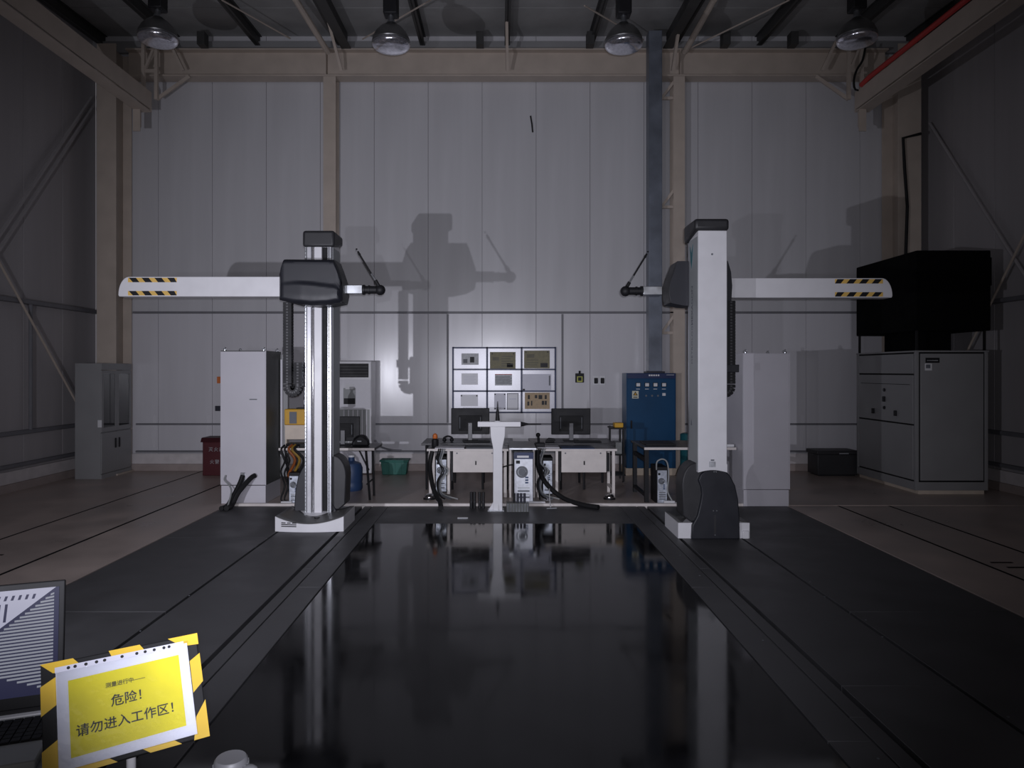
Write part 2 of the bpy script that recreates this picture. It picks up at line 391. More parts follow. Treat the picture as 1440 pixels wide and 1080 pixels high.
# crane runway beams
def runway(lab, xc, inner, name='runway_beam'):
    t = thing(name, lab, 'beam', (xc, 6, 6.73))
    MB().box(xc-.13, xc+.13, -1, 13.15, 6.73, 6.75).build('flange', beige, t, bevel=.003)
    MB().box(xc-.13, xc+.13, -1, 13.15, 7.08, 7.10).build('flange', beige, t, bevel=.003)
    MB().box(xc+inner*.10, xc+inner*.13, -1, 13.15, 6.78, 7.08).build('web', beige, t)
    MB().box(xc-.13, xc+.13, 13.15, 13.17, 6.73, 7.10).build('end_plate', beige, t)
    b = MB(); b.box(xc-.13, xc+.0, 13.0, 13.02, 6.33, 6.73); b.prism([(13.02, 6.36), (13.16, 6.45), (13.16, 6.73), (13.02, 6.73)], 'x', xc-.075, xc-.055)
    b.build('end_bracket', beige, t)
    return t
rl = runway('long beige crane runway beam high along the left wall', -6.58, 1)
rr = runway('long beige crane runway beam high along the right wall with red pipe', 6.70, -1)
tag(MB().tube([(6.56, 12.9, 7.13), (6.56, 12.6, 7.16), (6.56, -1, 7.16)], .045, 8).build('red_pipe', redp), 'red conductor pipe lying along the right runway beam', 'pipe')
tag(MB().tube([at(1217, 66, 13.05), at(1213, 85, 13.05), at(1205, 98, 13.05), at(1201, 112, 13.05), at(1203, 126, 13.05), at(1217, 126, 13.0)], .02, 6, sub=3).build('lamp_cable', rubber),
    'black cable dangling at the end of the right runway beam', 'cable')
def hanger(lab, xc, s):
    t = thing('hanger_frame', lab, 'frame', (xc, 13.3, 7.1))
    for dx in (-.12, .12): MB().box(xc+dx-.03, xc+dx+.03, 13.22, 13.28, 7.0, 8.06).build('post', beige, t)
    MB().box(xc-.12, xc+.12, 13.23, 13.27, 7.50, 7.56).build('crosspiece', beige, t)
    MB().tube([(xc-.11, 13.25, 7.52), (xc+.11, 13.25, 8.04)], .03, 4).build('diagonal', beige, t, smooth=False)
    MB().tube([(xc+s*.1, 13.3, 7.02), (xc+s*.62, 13.5, 7.53)], .04, 4).build('diagonal', beige, t, smooth=False)
    MB().tube([(xc+s*.36, 13.25, 8.08), (xc+s*.6, 13.3, 7.56)], .035, 4).build('diagonal', beige, t, smooth=False)
    return t
hanger('beige hanger frame holding the end of the left runway beam', -6.52, 1)
hanger('beige hanger frame holding the end of the right runway beam', 6.62, -1)
tag(MB().tube([at(415, -2, 11.8), at(461, 73, 13.35)], .055, 10).build('tie_pipe', beige), 'round beige tie pipe under the roof above the left inner column', 'pipe')
tag(MB().tube([at(1005, -2, 11.8), at(963, 73, 13.35)], .055, 10).build('tie_pipe', beige), 'round beige tie pipe under the roof right of the dark duct', 'pipe')
for lab, a, b_ in (('thin roof tie rod right of the leftmost high-bay lamp', at(312, 0, 11.6), at(408, 54, 13.3)),
                   ('thin roof tie rod crossing behind the second lamp from the left', at(606, 0, 11.6), at(510, 55, 13.3)),
                   ('thin roof tie rod reaching the third lamp from the left', at(822, 8, 11.6), at(905, 56, 13.3)),
                   ('thin roof tie rod left of the rightmost high-bay lamp', at(1110, 0, 11.6), at(966, 70, 13.35))):
    tag(MB().cyl(a, b_, .014, 6).build('tie_rod', beige), lab, 'rod')
# dark duct
tag(MB().box(2.78, 3.03, 13.27, 13.53, 1.935, 8.3).build('cable_duct', duct, bevel=.008), 'tall dark blue-grey cable duct rising from the blue cabinet to the roof', 'duct')
tag(MB().tube([at(746, 163, 13.87), at(748, 175, 13.86), at(749, 186, 13.87)], .014, 6).build('loose_wire', rubber), 'short black wire stub high on the back wall', 'wire')
tag(MB().tube([at(1295, 188, 13.2), at(1270, 194, 13.2), at(1272, 235, 13.22), at(1276, 290, 13.22), at(1274, 350, 13.2), at(1273, 400, 13.2)], .028, 8).build('wall_cable', rubber),
    'black cable running down the right corner column to the black box', 'cable')
# ============================================================ PLATFORM
bed = thing('machine_bed', 'black steel track platform with grooves on both sides of the granite', 'platform', (.08, 5.3, -.1))
for q in ((-3.93, -1.6, .46, 10.22), (1.72, 4.13, .46, 10.22), (-1.6, 1.72, 9.06, 10.22)): MB().box(*q, -.09, -.05).build('bed_base', groove, bed)
def plates(x0, x1, cuts):
    ys = [.46]+cuts+[10.22]
    for a, b in zip(ys[:-1], ys[1:]):
        MB().box(x0, x1, a+.003, b-.003, -.05, 0).build('cover_plate', platem, bed, bevel=.003)
plates(-3.93, -2.705, [3.2, 5.75, 8.3]); plates(-2.675, -1.98, [4.4]); plates(-1.94, -1.838, [4.0, 7.0]); plates(-1.826, -1.605, [3.74, 6.4])
plates(2.83, 4.13, [3.2, 5.75, 8.3]); plates(2.115, 2.80, [4.4]); plates(1.97, 2.075, [4.0, 7.0]); plates(1.725, 1.958, [3.74, 6.4])
MB().box(-1.6, 1.72, 9.06, 10.22, -.05, 0).build('cover_plate', platem, bed, bevel=.003)
m = MB()
for X in (-2.69, 2.80, 1.90, 2.86):
    for k in range(5): 
        y_ = 2.6+k*1.3+random.uniform(-.4, .4); m.cyl((X, y_, 0), (X, y_, .002), .007, 8)
m.build('screw_heads', inkg, bed, kind='stuff')
tag(MB().box(-1.59, 1.71, .5, 9.04, -.05, .004).build('granite_table', granm, bevel=.004), 'large polished black granite surface plate reflecting the desks', 'surface plate')
# ============================================================ MEASURING MACHINES
def make_machine(lab):
    t = thing('measuring_machine', lab, 'machine', (-2.31, 8.95, 0), None)
    # base
    W, D = .415, .33; NX, NY = 16, 8
    def ztop(u, v): return .18-.085*(1-u*u)*max(0, -v)**1.0
    def yy(u, v): return v*D-(.05*(1-u*u) if v < 0 else 0)*(-v)
    m = MB(); vs = []; fs = []
    for j in range(NY+1):
        for i in range(NX+1):
            u = -1+2*i/NX; v = -1+2*j/NY
            vs.append((u*W, yy(u, v), ztop(u, v)))
    n1 = len(vs); vs += [(x, y, .0) for x, y, z in vs]
    q = lambda i, j: j*(NX+1)+i
    for j in range(NY):
        for i in range(NX):
            fs.append((q(i, j), q(i+1, j), q(i+1, j+1), q(i, j+1)))
            fs.append((n1+q(i, j), n1+q(i, j+1), n1+q(i+1, j+1), n1+q(i+1, j)))
    for i in range(NX):
        for j in (0, NY): fs.append((q(i, j), q(i+1, j), n1+q(i+1, j), n1+q(i, j)))
    for j in range(NY):
        for i in (0, NX): fs.append((q(i, j), q(i, j+1), n1+q(i, j+1), n1+q(i, j)))
    m._add(vs, fs); m.build('base_block', white, t, local=True)
    m = MB(); vs = []; fs = []
    for i in range(NX+1):
        u = -1+2*i/NX; v0 = -1; v1 = min(1, -.42+1.42*(u/.9)**2)
        for k in range(7):
            v = v0+(v1-v0)*k/6; vs.append((u*W*.985, yy(u, v)+(.006 if k == 0 else 0), ztop(u, v)+.004))
    for i in range(NX):
        for k in range(6): fs.append((i*7+k, (i+1)*7+k, (i+1)*7+k+1, i*7+k+1))
    m._add(vs, fs); bc = m.build('base_cover', mat('base_cover_grey', (.10, .10, .10), .42), t, local=True)
    sm = bc.modifiers.new('thick', 'SOLIDIFY'); sm.thickness = .004
    m = MB()
    for zz, a, b in ((.108, -.335, -.28), (.108, -.262, -.215), (.108, -.20, -.145), (.088, -.335, -.145), (.066, -.335, -.145)):
        for k in range(4):
            xa, xb = a+(b-a)*k/4, a+(b-a)*(k+1)/4
            fy = lambda x_: -.33-.05*(1-(x_/.415)**2)
            m.prism([(xa, fy(xa)-.002), (xb, fy(xb)-.002), (xb, fy(xb)+.01), (xa, fy(xa)+.01)], 'z', zz-.006, zz+.006)
    m.build('marking', ink, t, local=True)
    m = MB(); m.cyl((.06, -.20, .12), (.06, -.20, .145), .035, 16); m.build('knob', black, t, local=True)
    m = MB(); m.cyl((.13, -.20, .12), (.18, -.20, .12), .022, 12); m.build('fitting', chrome, t, local=True)
    # motor hump
    arch = [(-.29, 0), (.27, 0), (.262, .16), (.20, .27), (.165, .42), (.15, .52), (.16, .60), (.19, .68)]+ell(.0, .66, .20, .155, .3, PI-.3, 8)[1:]+[(-.235, .62), (-.27, .46), (-.285, .25)]
    MB().prism(arch, 'y', .02, .375).build('motor_cover', dark, t, local=True, bevel=.012)
    lobe = [(.16, .20), (.27, .19), (.355, .26)]+ell(.2, .62, .17, .26, 0, PI*.75, 8)+[(.0, .3)]
    MB().prism(lobe, 'y', .03, .33).build('motor_housing', darkb, t, local=True, bevel=.015)
    MB().box(-.012, .012, .375, .378, .06, .28).build('seam_strip', darkb, t, local=True)
    m = MB()
    for x_, z_ in ((-.012, .78), (.012, .78), (-.02, .33), (.02, .33), (0, .05)): m.cyl((x_, .374, z_), (x_, .380, z_), .007, 8)
    m.build('screws', steel, t, local=True, kind='stuff')
    MB().box(-.40, -.33, .17, .355, .0, .09).build('foot_block', white, t, local=True, bevel=.006)
    # column
    poly = [(-.135, .0), (.2, .0), (.2, .285), (-.135, .285)]
    MB().box(-.135, .2, .02, .295, .85, 3.56).build('column_body', white, t, local=True, bevel=.012)
    MB().box(-.13, .195, .02, .27, .1, .87).build('column_foot', white, t, local=True)
    # rounded cut-out at the column's lower back edge
    cut = [(-.135, .87), (.2, .87), (.2, .775)]+[(.2-.335*i/10, .775+.028*math.sin(PI*i/10)) for i in range(1, 10)]+[(-.135, .775)]
    MB().prism(cut, 'y', .27, .395).build('column_skirt', white, t, local=True)
    MB().box(-.135, .2, .28, .395, .86, 3.565).build('back_panel', white, t, local=True, bevel=.01)
    MB().box(.2, .206, .03, .39, .80, 3.5).build('side_panel', mat('side_panel_grey', (.34, .36, .37), .45), t, local=True)
    MB().box(-.141, -.135, .03, .28, .80, 3.5).build('side_panel', MATS['side_panel_grey'], t, local=True)
    MB().box(-.135, -.115, -.04, .02, .1, 3.5).build('guide_rail', steel, t, local=True, bevel=.003)
    MB().box(-.108, -.052, -.05, .02, .1, 3.5).build('guide_rail', mat('rail_silver', (.55, .55, .58), .32, metal=.25), t, local=True, bevel=.006)
    MB().cyl((-.033, -.03, .1), (-.033, -.03, 3.5), .014, 10).build('guide_rod', chrome, t, local=True)
    MB().box(-.015, .078, -.045, .02, .1, 3.5).build('front_panel', white, t, local=True, bevel=.003)
    MB().box(.078, .15, .0, .02, .1, 3.5).build('slot', rubber, t, local=True)
    MB().box(.15, .168, -.045, .02, .1, 3.5).build('guide_rail', alu, t, local=True, bevel=.003)
    MB().box(.172, .2, -.05, .02, .1, 3.5).build('guide_rail', alu, t, local=True, bevel=.004)
    m = MB()
    for k in range(70): m.cyl((.168, -.046, .2+k*.047), (.168, -.038, .2+k*.047), .006, 6); m.cyl((-.125, -.046, .2+k*.047), (-.125, -.038, .2+k*.047), .005, 6)
    m.build('rail_screws', black, t, local=True, kind='stuff')
    # cap
    m = MB(); m.prism([(-.08, 3.49), (.415, 3.57), (.415, 3.70), (-.08, 3.70)], 'x', -.155, .245)
    m.build('column_cap', darkb, t, local=True, bevel=.035, seg=3)
    # carriage
    prof = [(-.285, 3.285), (-.325, 3.15), (-.34, 2.98), (-.33, 2.80), (-.15, 2.752), (.06, 2.732), (.25, 2.74), (.40, 2.77), (.42, 2.87), (.415, 3.0), (.355, 3.19), (.325, 3.28)]
    m = MB(); m.prism(prof, 'y', -.40, -.055)
    lo = [(-.34, 2.80), (-.33, 2.795), (-.15, 2.752), (.06, 2.732), (.25, 2.74), (.40, 2.77), (.42, 2.80)]
    up = [(-.34, 3.1), (-.325, 3.16), (-.285, 3.285), (.325, 3.28), (.355, 3.19), (.415, 3.0), (.42, 2.9)]
    def ip(tab, x_):
        for (a_, b_), (c_, d_) in zip(tab[:-1], tab[1:]):
            if a_ <= x_ <= c_: return b_+(d_-b_)*(x_-a_)/(c_-a_)
        return tab[-1][1] if x_ > 0 else tab[0][1]
    vs = []; fs = []; NX, NZ = 30, 30
    for i in range(NX+1):
        x_ = -.338+.756*i/NX; b0, b1 = ip(lo, x_), ip(up, x_)
        for j in range(NZ+1):
            z_ = b0+(b1-b0)*j/NZ
            d = min(x_+.338, .418-x_, z_-b0, b1-z_); r = max(0, 1-d/.045)
            zc = 3.0+.02*math.sin((x_+.34)*4)-.09*max(0, x_+.1)
            t_ = min(1, max(0, (zc-z_)/.035)); t_ = t_*t_*(3-2*t_)
            vs.append((x_, -.455+.05*r*r-.022*t_*(1-r)*min(1, (x_+.36)/.3)*(.5+.5*min(1, max(0, (z_-b0)/.1))), z_))
    for i in range(NX):
        for j in range(NZ):
            q0 = i*(NZ+1)+j; fs.append((q0, q0+NZ+1, q0+NZ+2, q0+1))
    m._add(vs, fs)
    m.build('carriage_cover', dark, t, local=True)
    m = MB(); m.prism([(.33, 3.26), (.362, 3.19), (.425, 3.0), (.43, 2.87), (.41, 2.77), (.36, 2.77), (.36, 3.1)], 'y', -.40, -.06); m.build('carriage_end', darkb, t, local=True, bevel=.01)
    # arm
    az0, az1, ay0, ay1 = 2.845, 3.085, -.345, -.145
    pr = [(-.33, az0), (-.33, az1), (-2.18, az1)]+[(-2.18-.13*math.sin(a), az0+.02+(az1-az0-.02)*math.cos(a)) for a in [PI/2*i/8 for i in range(1, 9)]]+[(-2.3, az0)]
    arm = MB().prism(pr, 'y', ay0, ay1).build('arm', white, t, local=True, bevel=.006)
    hz = []
    for yf, sg in ((ay0, -1), (ay1, 1)):
        for zc in (3.045, 2.885):
            m = MB(); z0, z1 = zc-.027, zc+.027
            m.box(-2.19, -1.60, min(yf, yf+sg*.002), max(yf, yf+sg*.002), z0, z1, 0)
            for k in range(4):
                a = -2.18+k*.155
                m.prism([(a+.05 if k == 0 else a+.045, z0), (min(a+.13, -1.6), z0), (a+.085, z1), (a, z1)], 'y', min(yf, yf+sg*.0035), max(yf, yf+sg*.0035), 1)
            m.build('hazard_strip', [ygold, black], arm, local=True, smooth=False)
    # wrist
    MB().box(.40, .635, -.30, -.19, 2.885, 2.99).build('arm_extension', steel, t, local=True, bevel=.006)
    m = MB(); m.cyl((.63, -.245, 2.937), (.66, -.245, 2.937), .062, 16); m.cyl((.66, -.245, 2.937), (.80, -.245, 2.937), .048, 16); m.cyl((.70, -.245, 2.937), (.72, -.245, 2.937), .056, 16)
    m.build('wrist', black, t, local=True)
    MB().sphere((.845, -.245, 2.935), .064, 18).build('ball_joint', black, t, local=True)
    m = MB(); m.cyl((.83, -.27, 2.98), (.79, -.27, 3.05), .022, 10); m.cyl((.79, -.27, 3.05), (.74, -.27, 3.13), .012, 8, mi=1); m.cyl((.74, -.27, 3.13), (.60, -.27, 3.36), .011, 8); m.cyl((.60, -.27, 3.36), (.575, -.27, 3.405), .016, 8, r2=.010)
    m.sphere((.56, -.27, 3.43), .012, 8)
    m.build('probe', [rubber, steel], t, local=True)
    # cable chain
    m = MB(); path = []
    z = 2.78
    while z > 1.78: path.append((-.325, z, 0)); z -= .036
    for a in range(0, 9): 
        th = PI*a/8; path.append((-.26-.065*math.cos(th), 1.76-.07*math.sin(th)*1.2, th))
    for k in range(8): path.append((-.195, 1.78+k*.036, PI))
    for x_, z_, th in path:
        m.M = Matrix.Translation((x_, 0, z_)) @ Matrix.Rotation(-th, 4, 'Y')
        m.box(-.05, .05, -.14, -.13, -.019, .019); m.box(-.05, .05, -.06, -.05, -.019, .019); m.box(-.04, .04, -.128, -.062, -.019, .019)
        m.box(-.012, .012, -.147, -.14, -.010, .010, 1); m.box(-.012, .012, -.05, -.043, -.010, .010, 1)
        m.box(-.05, -.035, -.13, -.06, -.010, .010); m.box(.035, .05, -.13, -.06, -.010, .010); m.box(-.052, -.03, -.143, -.047, -.016, .012); m.box(.03, .052, -.143, -.047, -.016, .012)
    m.build('cable_chain', [black, mat('chain_pin', (.05, .05, .055), .5)], t, local=True, kind='stuff', smooth=False)
    MB().box(-.38, -.13, .0, .08, 1.93, 2.02).build('chain_bracket', dark, t, local=True, bevel=.005)
    return t
mL = make_machine('left horizontal-arm measuring machine with exposed silver rails and arm pointing left')
mR = copy_tree(mL); mR.location = (2.485, 8.59, 0); mR.rotation_euler = (0, 0, PI)
mR['label'] = 'right horizontal-arm measuring machine showing its plain white column back'
for ch in mR.children:
    n = ch.name.split('.')[0]
    if n in ('arm_extension', 'wrist', 'ball_joint', 'probe'): ch.location.x += .08
    if n == 'arm': ch.location.x -= .03
    if n == 'chain_bracket': ch.location.x += .0
# marks only the right machine shows
MB().cyl((.04, .394, 3.29), (.04, .398, 3.29), .012, 10).build('bolt', inkg, mR, local=True)
MB().box(.0, .075, .395, .398, .835, .90).build('name_plate', greyp, mR, local=True)
MB().box(.015, .055, .395, .398, .908, .925).build('name_plate', inkg, mR, local=True)
m = MB(); m.prism([(.08, 3.42), (.13, 3.34), (.18, 3.42), (.20, 3.44), (.165, 3.26), (.13, 3.16), (.095, 3.26), (.06, 3.44)], 'x', .206, .208); m.build('emblem', tealink, mR, local=True)
m = MB(); m.prism([(.10, 1.30), (.16, 1.30), (.13, 1.38)], 'x', .206, .208); m.build('emblem', inkg, mR, local=True)
VT = Matrix.Translation((.2065, .16, 2.72)) @ Matrix.Rotation(PI/2, 4, 'Z') @ FRONT @ Matrix.Rotation(PI/2, 4, 'Z')
text('HEXAGON', .095, inkg, mR, VT, bold=.002)
VT = Matrix.Translation((.2065, .16, 2.28)) @ Matrix.Rotation(PI/2, 4, 'Z') @ FRONT @ Matrix.Rotation(PI/2, 4, 'Z')
text('METROLOGY', .08, inkg, mR, VT, spacing=1.1)
# ============================================================ HIGH-BAY LAMPS
def lamp(X, Y, Z, lab, src=None):
    if src:
        c = copy_tree(src); c.location = (X, Y, Z); c['label'] = lab; return c
    t = thing('high_bay_lamp', lab, 'lamp', (X, Y, Z), 'high-bay lamps under the roof')
    prof = [(.262, 0), (.268, .01), (.255, .06), (.22, .13), (.16, .20), (.085, .255), (.07, .27)]
    m = MB(); m.lathe(prof, (0, 0, 0), 32); m.build('reflector', dome, t, local=True)
    MB().lathe([(.25, .0), (.262, -.012), (.266, -.03), (.260, -.05), (.243, -.072), (.205, -.09), (.14, -.10), (.07, -.104), (.02, -.105)], (0, 0, 0), 32).build('lens', lensm, t, local=True)
    MB().lathe([(.07, .26), (.055, .30), (.04, .33), (.04, .37)], (0, 0, 0), 16).build('neck', steel, t, local=True)
    MB().box(-.10, .10, -.1, .1, .37, .78).build('ballast', black, t, local=True, bevel=.02)
    MB().cyl((0, 0, .78), (0, 0, roofz(Y)+.04-Z), .02, 8).build('rod', black, t, local=True)
    return t
LZ = at(0, 57, 10).z
l0 = lamp(at(222, 0, 10).x, 10, LZ+.05, 'leftmost of the four high-bay lamps under the roof')
lamp(at(550, 0, 10).x, 10, LZ-.03, 'second high-bay lamp from the left', l0)
lamp(at(877, 0, 10).x, 10, LZ-.03, 'third high-bay lamp from the left beside the dark duct', l0)
lamp(at(1205, 0, 10).x, 10, LZ+.04, 'rightmost high-bay lamp beside the red pipe beam', l0)
# ============================================================ LEFT SIDE FURNITURE
# bookcase
X0, X1, Y0, Y1, ZT = -7.62, -7.14, 12.75, 13.78, 2.08
t = thing('bookcase', 'tall grey metal bookcase with glass doors in the left corner', 'cabinet', ((X0+X1)/2, (Y0+Y1)/2, 0))
for a in ((X0, X1-.02, Y0, Y0+.02, 0, ZT), (X0, X1-.02, Y1-.02, Y1, 0, ZT), (X0, X0+.02, Y0+.02, Y1-.02, 0, ZT)): MB().box(*a).build('side_panel', cabg, t, bevel=.003)
MB().box(X0+.02, X1-.02, Y0+.02, Y1-.02, ZT-.03, ZT).build('top_panel', cabg, t)
for z in (.08, .82, 1.2, 1.6): MB().box(X0+.02, X1-.03, Y0+.02, Y1-.02, z, z+.02).build('shelf', cabg, t)
MB().box(X1-.02, X1, Y0, Y1, ZT-.12, ZT).build('header', cabg, t)
MB().box(X1-.02, X1, Y0, Y1, 0, .08).build('kick_plate', cabg, t)
ym = (Y0+Y1)/2
for a, b in ((Y0+.005, ym-.004), (ym+.004, Y1-.005)):
    d = MB().box(X1-.02, X1, a, b, .09, .82).build('door', cabg, t, bevel=.003)
    yh = b-.06 if a < ym-.1 else a+.06
    MB().box(X1, X1+.02, yh-.01, yh+.01, .52, .70).build('handle', black, d)
    m = MB(); m.box(X1-.02, X1, a, a+.06, .84, ZT-.13); m.box(X1-.02, X1, b-.06, b, .84, ZT-.13); m.box(X1-.02, X1, a+.06, b-.06, .84, .92); m.box(X1-.02, X1, a+.06, b-.06, ZT-.19, ZT-.13)
    g = m.build('glass_door', cabg, t)
    MB().box(X1-.012, X1-.008, a+.06, b-.06, .92, ZT-.19).build('pane', pane, g)
MB().box(X1-.07, X1+.004, Y0-.004, Y0, .93, 1.06).build('paper_label', wprint, t)
for z, k, lab in ((1.62, 1, 'dark file box on the upper shelf behind the bookcase glass'), (1.22, 2, 'grey file box on the middle shelf behind the bookcase glass'), (.84, 0, 'green-grey file box on the lowest glazed shelf of the bookcase')):
    tag(MB().box(X0+.06, X1-.12, Y0+.1+.1*k, Y0+.22+.1*k, z, z+.2).build('file_box', [cabside, inkg, deskg][k], bevel=.003), lab, 'file')
# white control cabinet, left
def ctrl(x0, x1, y0, y1, zt, zp, lab, left):
    t = thing('control_cabinet', lab, 'cabinet', ((x0+x1)/2, (y0+y1)/2, 0))
    MB().box(x0+.01, x1-.01, y0+.01, y1-.01, 0, zp).build('plinth', cabw, t, bevel=.004)
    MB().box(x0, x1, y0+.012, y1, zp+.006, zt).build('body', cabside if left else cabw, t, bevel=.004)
    MB().box(x0+.004, x1-.012, y0-.006, y0+.012, zp+.012, zt-.012).build('back_panel', cabw, t, bevel=.004)
    MB().box(x1-.012, x1, y0-.004, y0+.012, zp+.01, zt).build('corner_post', cabw, t)
    for X in (x0+.05, x1-.05):
        for Y in (y0+.05, y1-.05):
            m = MB(); m.cyl((X, Y, zt), (X, Y, zt+.015), .02, 10)
            m.tube([(X+.018*math.cos(a), Y, zt+.03+.018*math.sin(a)) for a in [2*PI*i/10 for i in range(11)]], .006, 6); m.build('lifting_eye', steel, t)
    return t
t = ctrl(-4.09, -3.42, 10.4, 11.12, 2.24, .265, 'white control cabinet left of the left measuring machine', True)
dr = MB().box(-3.42+.0, -3.30, 11.06, 11.14, .3, 2.2).build('door', cabg, t, bevel=.004)
MB().box(-3.40, -3.37, 11.02, 11.06, .62, 2.12).build('door_edge', cabw, dr)
for z in (2.02, 1.75, 1.6): MB().cyl((-3.30, 11.1, z), (-3.24, 11.1, z), .02, 10).build('knob', black, dr)
MB().box(-3.79, -3.72, 10.385, 10.395, .30, .46).build('gland_plate', steel, t, bevel=.003)
MB().box(-3.66, -3.55, 10.392, 10.395, 1.52, 1.535).build('faint_mark', inkg, t)
tag(MB().tube([(-3.75, 10.37, .42), (-3.78, 10.32, .3), (-3.84, 10.2, .12), (-3.87, 10.1, .03), (-3.88, 9.9, .03)], .034, 10, sub=4).build('hose', rubber), 'left black hose from the gland plate of the white cabinet', 'hose')
tag(MB().tube([(-3.57, 10.37, .42), (-3.62, 10.3, .38), (-3.74, 10.16, .2), (-3.80, 10.08, .04), (-3.80, 9.88, .035)], .036, 10, sub=4).build('hose', rubber), 'right black hose from the white cabinet curving to the floor', 'hose')
tag(MB().tube([(-4.0, 10.38, .42), (-4.0, 10.33, .36), (-3.92, 10.3, .29), (-3.86, 10.22, .2), (-3.84, 10.02, .02)], .012, 8, sub=4).build('cable', deskg), 'thin grey cable looping from the white cabinet', 'cable')
# red extinguisher chest behind it
t = thing('extinguisher_chest', 'dark red fire equipment chest on the floor against the back wall', 'chest', (-5.2, 13.2, 0))
MB().box(-5.52, -4.9, 13.2, 13.6, 0, .62).build('body', redm, t, bevel=.008)
MB().prism([(13.17, .62), (13.62, .62), (13.62, .70), (13.22, .70)], 'x', -5.55, -4.87).build('lid', mat('chest_lid', (.05, .008, .012), .5), t, bevel=.005)
text('灭火器箱', .085, greyp, t, TM(-5.22, 13.198, .48, t), spacing=1.3)
text('火警119', .085, greyp, t, TM(-5.22, 13.198, .25, t), spacing=1.2)
tag(MB().box(-5.52+.0, -5.05, 13.87, 13.89, 1.70, 1.83).build('notice_plate', orange, bevel=.003), 'small orange notice on the back wall left of the white control cabinet', 'sign')
t = tag(MB().box(-5.55, -5.42, 13.85, 13.9, 1.16, 1.26).build('wall_switch', navy, bevel=.004), 'small dark switch box on the wall above the red chest', 'switch')
# left work table
t = thing('work_table', 'folding work table with black legs behind the left measuring machine', 'table', (-2.6, 10.9, 0))
MB().box(-3.28, -1.86, 10.55, 11.25, .765, .80).build('tabletop', deskd, t, bevel=.003)
MB().box(-3.28, -1.86, 10.535, 10.55, .765, .80).build('edge_strip', deskw, t)
for X in (-3.2, -2.0):
    for yy0, yy1 in ((10.62, 10.72), (11.18, 11.08)):
        MB().tube([(X, yy0, .765), (X+.04, yy1, .0)], .018, 8).build('leg', black, t)
    MB().tube([(X+.01, 10.64, .25), (X+.01, 11.13, .25)], .012, 8).build('stretcher', black, t)
    MB().tube([(X-.12, 10.7, .76), (X+.03, 10.7, .45)], .012, 8).build('brace', black, t)
t = thing('table_shelf', 'small pale board shelf standing on the folding work table', 'shelf', (-3.1, 10.9, .8))
MB().box(-3.27, -2.75, 10.8, 11.04, 1.10, 1.12).build('shelf_board', wood, t); MB().box(-3.28, -2.75, 10.85, 10.87, .90, 1.10).build('front_panel', wood, t)
MB().box(-3.28, -3.26, 10.87, 11.0, .80, 1.10).build('side_panel', wood, t); MB().box(-2.77, -2.75, 10.87, 11.0, .80, 1.10).build('side_panel', wood, t)
t = thing('tool_case', 'yellow tool case on the pale shelf behind the left machine', 'case', (-3.0, 10.95, 1.12))
MB().box(-3.29, -2.76, 10.85, 11.08, 1.12, 1.36).build('body', yelb, t, bevel=.012); MB().box(-3.21, -3.10, 10.84, 10.85, 1.14, 1.32).build('front_label', inkg, t); MB().box(-3.12, -2.94, 10.9, 11.02, 1.36, 1.38).build('handle', black, t)
t = thing('spray_bottle', 'dark spray bottle on the yellow case', 'bottle', (-2.96, 10.95, 1.38))
MB().lathe([(.05, 0), (.055, .02), (.055, .16), (.02, .22), (.02, .25)], (-2.96, 10.95, 1.38), 16).build('body', black, t); MB().box(-2.99, -2.91, 10.93, 10.97, 1.63, 1.68).build('trigger', black, t, bevel=.006); MB().box(-3.0, -2.94, 10.89, 10.897, 1.43, 1.5).build('paper_label', wprint, t)
t = thing('router', 'flat black network box with cables under the pale shelf', 'router', (-3.1, 10.7, .8))
MB().box(-3.2, -2.8, 10.62, 10.82, .80, .86).build('body', black, t, bevel=.008); MB().box(-3.2, -3.0, 10.60, 10.615, .805, .83).build('front_strip', wprint, t)
for i, (dx, c, lab) in enumerate(((0, rubber, 'leftmost black cable hanging off the left work table'), (.05, rubber, 'middle black cable hanging off the left work table'), (.11, mat('dull_orange', (.26, .07, .015), .5), 'orange cable bundle hanging under the left work table'), (.16, mat('dull_yellow', (.26, .15, .02), .5), 'yellow cable hanging under the left work table'), (.2, rubber, 'rightmost black cable hanging under the left work table'))):
    X = -3.2+dx
    tag(MB().tube([(X, 10.58, .84), (X-.03, 10.5, .78), (X+.02+.02*i, 10.52, .62), (X-.05, 10.56, .45-.03*i)]+([(X+.05, 10.6, .36)] if i in (2, 3) else [(X+.03, 10.48, .25), (X-.02, 10.46, .05), (X+.1, 10.42, .02)]), .014 if i < 2 else .02, 8, sub=4).build('cable', c), lab, 'cable')
